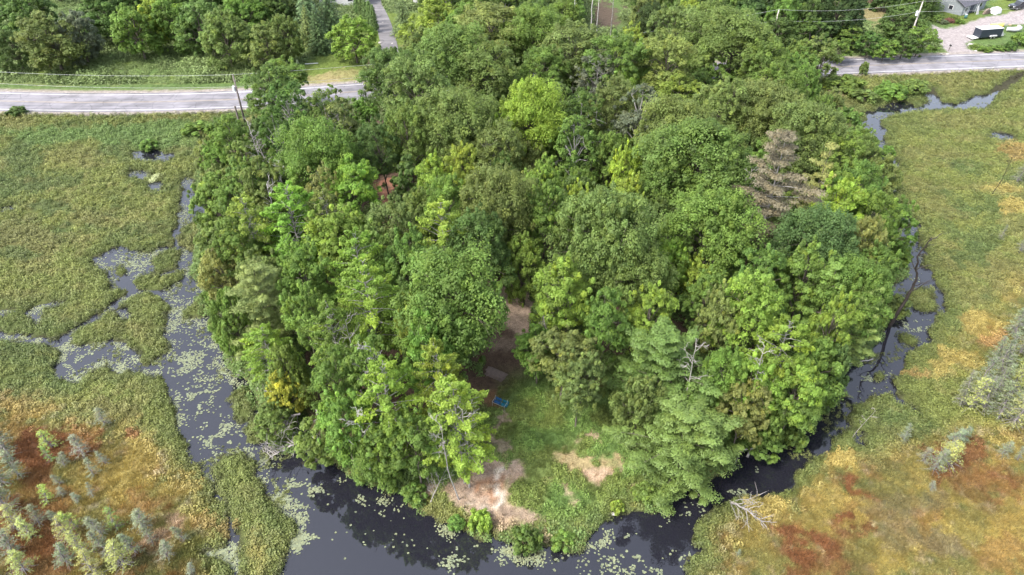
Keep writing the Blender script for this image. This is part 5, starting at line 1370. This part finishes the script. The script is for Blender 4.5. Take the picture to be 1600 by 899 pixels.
def opening(root, name, x0, x1, z0, z1, m_, face='front', depth=8, y=0, frame=WHITEP):
    """a door or window set 3 cm proud of the front (y = 0) or left (x = 0) wall, with its frame"""
    q = MB(); g = MB()
    if face == 'front':
        g.box(x0, x1, -.04, .02, z0, z1); q.box(x0 - .1, x0, -.07, .02, z0, z1 + .1).box(x1, x1 + .1, -.07, .02, z0, z1 + .1).box(x0, x1, -.07, .02, z1, z1 + .1)
    else:
        g.box(-.04, .02, x0, x1, z0, z1); q.box(-.07, .02, x0 - .1, x0, z0, z1 + .1).box(-.07, .02, x1, x1 + .1, z0, z1 + .1).box(-.07, .02, x0, x1, z1, z1 + .1)
    o = g.build(name, m_, root); q.build('frame', frame, o); return o
h = gable('house', 1501, 25, math.radians(34), 10.5, 8.5, 2.3, 2.3, SIDING, ROOFG, 'small grey-roofed house with pale blue walls above the gravel drive', .5)
opening(h, 'door', 3.1, 4.9, 0, 2.0, DARKB)
d = opening(h, 'door', .9, 2.3, 0, 1.9, WHITEP); MB().box(1.08, 1.5, -.06, 0, .7, 1.6).box(1.68, 2.1, -.06, 0, .7, 1.6).build('pane', DARKG, d)
opening(h, 'window', 2.4, 3.3, .9, 1.7, DARKG, 'left')
opening(h, 'window', 7.4, 8.6, .9, 1.7, DARKG)
MB().box(5.3, 5.45, -.5, -.35, 0, 2.2).box(6.3, 6.45, -.5, -.35, 0, 2.2).build('porch_post', WHITEP, h)
h = gable('house', 500, 9, math.radians(2), 11.5, 8, 3.0, 2.5, WHITEP, WHITEP, 'white house beyond the driveway hedge, cut by the top of the view')
opening(h, 'window', 3.0, 4.0, 1, 2.2, DARKG); opening(h, 'window', 7.0, 8.2, 1, 2.2, DARKG)
h = gable('house', 646, 9, math.radians(-3), 6, 7, 3.0, 2.2, WHITEP, ROOFG, 'white-walled house corner behind the lime-green tree')
opening(h, 'window', 1.4, 2.3, .9, 2.1, DARKG)
h = gable('shed', 1359, 6, math.radians(4), 4.6, 4, 2.0, 1.0, BROWNW, BROWNR, 'small brown shed behind the rough meadow', cat='shed'); opening(h, 'door', 1.4, 3.2, 0, 1.7, DARKG)
h = gable('shed', 1394, 8, math.radians(8), 7.5, 5, 1.8, 1.1, BROWNW, BROWNR, 'wider brown-roofed shed left of the transformer pole', cat='shed'); opening(h, 'door', 1.0, 2.0, 0, 1.6, DARKG)

# ------------------------------------------------------------------ trailer, boats, vehicles
def wheel(parent, x, y, r, w=.2):
    t = MB().prism([(x + r * math.cos(a), r + r * math.sin(a)) for a in np.linspace(0, 2 * math.pi, 16, endpoint=False)], 1, y, y + w).build('wheel', RUBBER, parent)
    MB().prism([(x + r * .55 * math.cos(a), r + r * .55 * math.sin(a)) for a in np.linspace(0, 2 * math.pi, 12, endpoint=False)], 1, y - .01, y + w + .01).build('rim', METAL, t)
a = on_ground(1529, 63); b2 = on_ground(1571, 59); yaw = math.atan2(b2[1] - a[1], b2[0] - a[0])
TBLK = plain("black_trailer_skin", (.022, .028, .04), .35, noise=.15, spec=.5)
tr = empty('cargo_trailer', (a[0], a[1], a[2]), yaw); tag(tr, 'black enclosed trailer with white roof parked on the grass', 'trailer')
LT = 5.4
MB().box(0, LT, 0, 2.1, .45, 2.15).build('body', TBLK, tr, bevel=.04)
MB().box(-.05, LT + .05, -.05, 2.15, 2.155, 2.24).build('roof', WHITEP, tr, bevel=.03)
MB().prism([(LT + .003, .45), (LT + .8, .45), (LT + .8, .6), (LT + .003, 2.0)], 1, .2, 1.9).build('nose', WHITEP, tr)
MB().tube([(LT + .6, 1.05, .5), (LT + 2.0, 1.05, .5)], [.05, .05], 8).build('tongue', METAL, tr)
for y in (-.12, 2.02): wheel(tr, 2.9, y, .34); wheel(tr, 3.7, y, .34)
MB().prism([(2.4, .62), (2.5, .86), (4.1, .86), (4.2, .62)], 1, -.24, .0).build('fender', WHITEP, tr, bevel=.02)
MB().box(-.03, .0, .1, 2.0, .5, 2.1).build('rear_door', TBLK, tr)
MB().box(-1.5, -.04, .1, 2.0, .42, .5, Matrix.Rotation(math.radians(-6), 4, 'Y')).build('ramp', WHITEP, tr)
def hull(name, px, py, yaw, L, B, H, col, label, up=False, cat='boat'):
    p = on_ground(px, py); V, F = [], []; n, k = 15, 9
    for i in range(n):
        t = i / (n - 1); x = (t - .5) * L; w = B / 2 * max(.04, math.sin(math.pi * min(1, t * 1.05 + .02)) ** .55 if t < .5 else (1 - ((t - .5) * 2) ** 2.6)); hh = H * (1 + .35 * (2 * t - 1) ** 2)
        for j in range(k):
            a_ = math.pi * j / (k - 1); V.append((x, w * math.cos(a_), hh - H * math.sin(a_) ** .6 if not up else H * math.sin(a_) ** .6))
    for i in range(n - 1):
        for j in range(k - 1): q = i * k + j; F.append((q, q + k, q + k + 1, q + 1))
    root = empty(name, (p[0], p[1], p[2] + .12), yaw); tag(root, label, cat)
    me = bpy.data.meshes.new(name); me.from_pydata(V, [], F); me.update(); me.shade_smooth()
    o = add_obj('hull', me, plain(name + "_paint", col, .4, noise=.1), root); sd = o.modifiers.new('thick', 'SOLIDIFY'); sd.thickness = .05
    if up: MB().tube([(-L * .48, 0, H * .55), (0, 0, H + .03), (L * .48, 0, H * .55)], [.04, .05, .04], 6).build('keel', WHITEP, root)
    else: MB().box(-L * .1, L * .02, -B * .42, B * .42, H * .6, H * .68).box(L * .2, L * .3, -B * .38, B * .38, H * .6, H * .68).build('thwart', WHITEP, root)
    return root
hull('rowing_boat', 1556, 44, yaw + .05, 3.8, 1.5, .8, (.62, .42, .08), 'yellow upturned boat behind the black trailer', up=True)
hull('boat', 1583, 50, yaw - .1, 3.6, 1.5, .7, (.40, .40, .41), 'white boat right of the black trailer')
hull('boat', 1541, 47, yaw + .4, 1.8, 1.0, .8, (.42, .44, .46), 'small grey upturned dinghy at the back of the trailer', up=True)
def car(px, py, yaw, paint, label, kind):
    p = on_ground(px, py); root = empty('pickup_truck' if kind == 'pickup' else 'parked_car', tuple(p), yaw); tag(root, label, 'pickup truck' if kind == 'pickup' else 'car')
    pm = plain(root.name + "_paint", paint, .3, noise=.1, spec=.6)
    if kind == 'pickup':
        prof = [(0, .45), (5.4, .45), (5.45, .9), (5.3, 1.12), (3.95, 1.2), (3.9, 1.22), (1.75, 1.22), (1.7, 1.15), (0, 1.15)]
        cab = [(1.8, 1.22), (3.9, 1.22), (3.35, 1.82), (2.0, 1.84)]; glass = [(1.95, 1.27), (3.72, 1.27), (3.28, 1.74), (2.08, 1.76)]; wx = (.95, 4.4)
    else:
        prof = [(0, .4), (4.3, .4), (4.35, .7), (4.2, .9), (3.2, .98), (.9, 1.0), (.05, .95)]
        cab = [(.8, .98), (3.25, .96), (2.6, 1.45), (1.2, 1.47)]; glass = [(1.0, 1.0), (3.0, 1.0), (2.5, 1.4), (1.25, 1.42)]; wx = (.8, 3.4)
    MB().prism(prof, 1, -.9, .9).build('body', pm, root, bevel=.06)
    MB().prism(cab, 1, -.78, .78).build('cab', pm, root, bevel=.05)
    MB().prism(glass, 1, -.79, .79).build('side_glass', DARKG, root)
    x1, z1 = cab[1]; x2, z2 = cab[2]
    MB().add([(x1 - .02, -.68, z1 + .06), (x1 - .02, .68, z1 + .06), (x2 + .06, .62, z2 - .05), (x2 + .06, -.62, z2 - .05)], [(0, 1, 2, 3)]).build('windscreen', DARKG, root)
    if kind == 'pickup': MB().box(.1, 1.6, -.75, .75, 1.152, 1.16).build('bed_cover', DARKG, root)
    for s in (-1, 1):
        MB().box(prof[2][0] - .06, prof[2][0] + .01, s * .62 - .16, s * .62 + .16, prof[2][1] - .16, prof[2][1] + .02).build('headlight', WHITEP, root)
        for x in wx: wheel(root, x, s * .82 - .1, .36)
    return root
car(1604, 12, math.radians(200), (.02, .022, .028), 'dark pickup truck on the gravel facing the grey house', 'pickup')
car(1594, -1, math.radians(184), (.42, .05, .04), 'red car behind the dark pickup truck', 'car')

# ------------------------------------------------------------------ bench, timber, odds and ends
BLUE = plain("blue_canvas", (.008, .05, .13), .6, noise=.12); TEAL = plain("teal_canvas", (.006, .085, .12), .6, noise=.12)
a = gz(773, 629); b2 = gz(792, 637); yaw = math.atan2(b2[1] - a[1], b2[0] - a[0])
be = empty('garden_bench', tuple(a), yaw); tag(be, 'blue two-seat garden bench with metal legs below the clearing', 'bench')
Lb = 1.3
be.scale = (1.0, .8, .85)
for i, m_ in enumerate((BLUE, TEAL)):
    x0 = .05 + i * .76
    MB().box(x0, x0 + .66, -.42, .02, .43, .52).build('seat', m_, be, bevel=.03)
    MB().box(x0, x0 + .66, .03, .12, .5, .85, Matrix.Rotation(math.radians(-8), 4, 'X')).build('backrest', m_, be, bevel=.03)
for x in (0, Lb):
    MB().tube([(x, -.55, 0), (x, -.52, .62), (x, .1, .66)], [.025] * 3, 8).build('leg', METAL, be)
    MB().tube([(x, .25, 0), (x, .1, .66), (x, .22, 1.0)], [.025] * 3, 8).build('leg', METAL, be)
MB().tube([(0, -.45, .40), (Lb, -.45, .40)], [.02, .02], 6).tube([(0, .05, .40), (Lb, .05, .40)], [.02, .02], 6).build('rail', METAL, be)
TIM = plain("weathered_timber", (.12, .092, .08), .9, noise=.25, scale=4)
a = gz(756, 586); b2 = gz(786, 598); yaw = math.atan2(b2[1] - a[1], b2[0] - a[0]); Ls = math.hypot(b2[0] - a[0], b2[1] - a[1])
ts = empty('timber_stack', tuple(a), yaw); tag(ts, 'stack of weathered grey planks under the trees uphill of the bench', 'timber stack')
for x in (.3, Ls / 2, Ls - .4): MB().box(x, x + .1, -.05, 1.25, 0, .1).build('bearer', TIM, ts)
pm = None
for k in range(3):
    for j in range(6 - k):
        o = MB().box(0, Ls * RNG.uniform(.88, 1.0), 0, .19, 0, .055).build('plank', TIM, ts) if pm is None else add_obj('plank', pm, None, ts)
        pm = o.data; o.location = (RNG.uniform(-.12, .12), j * .205 + k * .1, .1 + k * .075); o.rotation_euler = (0, 0, RNG.normal(0, .01))
STONE = plain("pale_stone", (.30, .28, .265), .9, noise=.2, scale=5, bump=.3)
def rock(px, py, r, label, m_=STONE):
    n = 14; bm_v = []; F = []
    for i in range(7):
        th = math.pi * i / 6
        for j in range(n):
            a_ = 2 * math.pi * j / n; q = r * RNG.uniform(.82, 1.12)
            bm_v.append((q * math.sin(th) * math.cos(a_), q * .8 * math.sin(th) * math.sin(a_), q * .6 * math.cos(th)))
    for i in range(6):
        for j in range(n): F.append((i * n + j, (i + 1) * n + j, (i + 1) * n + (j + 1) % n, i * n + (j + 1) % n))
    o = MB().add(bm_v, F).build('rock', m_, smooth=True); p = gz(px, py, r * .25); o.location = tuple(p); tag(o, label, 'rock')
rock(1516, 72, .65, 'pale boulder at the gravel mouth before the trailer')
rock(1480, 86, .40, 'white stone on the road edge at the drive')
rock(1524, 81, .35, 'small white stone on the corner of the grass strip')
rock(1470, 85, .30, 'flat pale stone left of the white one at the road')
rock(594, 68, .45, 'pale stone on the lawn beside the driveway'); rock(613, 69, .30, 'small white stone in the driveway centre'); rock(598, 36, .25, 'white marker stone where the hedge meets the driveway')
rock(958, 806, .25, 'little white rock at the waterline of the grassy tip')
rock(1567, 40, .4, 'light rock in the strip beyond the yellow boat'); rock(1592, 42, .5, 'light rock at the far end of the strip'); rock(1578, 40, .35, 'brownish rock between two light ones', plain("brown_stone", (.30, .22, .16), .9))
# the wood pile and the sheeted heap beside the house
LOGM = plain("split_firewood", (.16, .125, .10), .9, noise=.3, scale=6)
c = on_ground(1541, 22); wp = empty('wood_pile', tuple(c), math.radians(30)); tag(wp, 'heap of split firewood at the wall of the grey house', 'wood pile')
lm = None
for k in range(5):
    for j in range(9 - k):
        o = MB().tube([(0, -.25, 0), (0, .25, 0)], [.13, .13], 7).build('log', LOGM, wp) if lm is None else add_obj('log', lm, None, wp)
        lm = o.data; o.location = (j * .27 + k * .14 - 1.1, RNG.uniform(-.1, .1), .13 + k * .23); o.rotation_euler = (0, RNG.uniform(0, 3), RNG.normal(0, .1))
n = 22; gxx, gyy = np.meshgrid(np.linspace(-1.5, 1.5, n), np.linspace(-1.1, 1.1, n)); rr_ = np.clip(1 - (gxx / 1.45) ** 4 - (gyy / 1.05) ** 4, 0, 1)
Zt = 1.25 * rr_ ** .45 + .16 * (fbm(gxx * 2.5, gyy * 2.5, 401, 3) - .5) * (rr_ > 0)
ii = (np.arange(n - 1)[:, None] * n + np.arange(n - 1)[None, :]).ravel()
tp_ = add_obj('tarpaulin', mesh_np('tarpaulin', np.stack([gxx.ravel(), gyy.ravel(), Zt.ravel()], -1), np.stack([ii, ii + 1, ii + n + 1, ii + n], -1), smooth=True), WHITEP)
c = on_ground(1554, 20); tp_.location = tuple(c); tp_.rotation_euler[2] = .5; tag(tp_, 'white tarpaulin over a heap right of the firewood', 'tarpaulin')
LEANM = plain("grey_board", (.34, .34, .33), .7, noise=.15)
c = on_ground(1527, 23); lp = MB().add([(-.5, 0, 0), (.5, 0, 0), (.35, .5, 1.9), (-.1, .5, 1.9), (-.5, .06, 0), (.5, .06, 0), (.35, .56, 1.9), (-.1, .56, 1.9)], [(0, 1, 2, 3), (7, 6, 5, 4), (0, 4, 5, 1), (1, 5, 6, 2), (2, 6, 7, 3), (3, 7, 4, 0)]).build('leaning_board', LEANM); lp.location = tuple(c); lp.rotation_euler[2] = .5; tag(lp, 'pale board leaning beside the dark door of the grey house', 'board')
BINM = plain("teal_bin", (.05, .12, .12), .5, noise=.1)
c = on_ground(1508, 29); bn = empty('garden_barrel', tuple(c)); tag(bn, 'teal barrel standing in the garden before the white door', 'barrel')
MB().tube([(0, 0, 0), (0, 0, .45), (0, 0, .9)], [.28, .33, .28], 14).build('drum', BINM, bn, smooth=True); MB().tube([(0, 0, .9), (0, 0, .95)], [.30, .30], 14).build('lid', WHITEP, bn, smooth=True)
c = on_ground(1486, 99.5)
bd = MB().box(-1.3, 1.3, -.1, .1, 0, .12).build('white_board', WHITEP); c = on_ground(487, 100); bd.location = tuple(c); bd.rotation_euler[2] = .15; tag(bd, 'white board lying on the lawn near the cedar', 'board')
c = on_ground(1482, 80); mbx = empty('mailbox', tuple(c)); tag(mbx, 'black mailbox on a short post at the drive corner', 'mailbox')
MB().box(-.05, .05, -.05, .05, -.2, 1.05).build('post', POLE, mbx); MB().prism([(-.12, 1.055), (.12, 1.055), (.12, 1.2), (.06, 1.3), (-.06, 1.3), (-.12, 1.2)], 1, -.28, .28).build('box', RUBBER, mbx)
# painted drive surface: gravel sheet
gr = catmull(np.vstack([GRAVEL_R[0], GRAVEL_R[0][:1]]), 3)
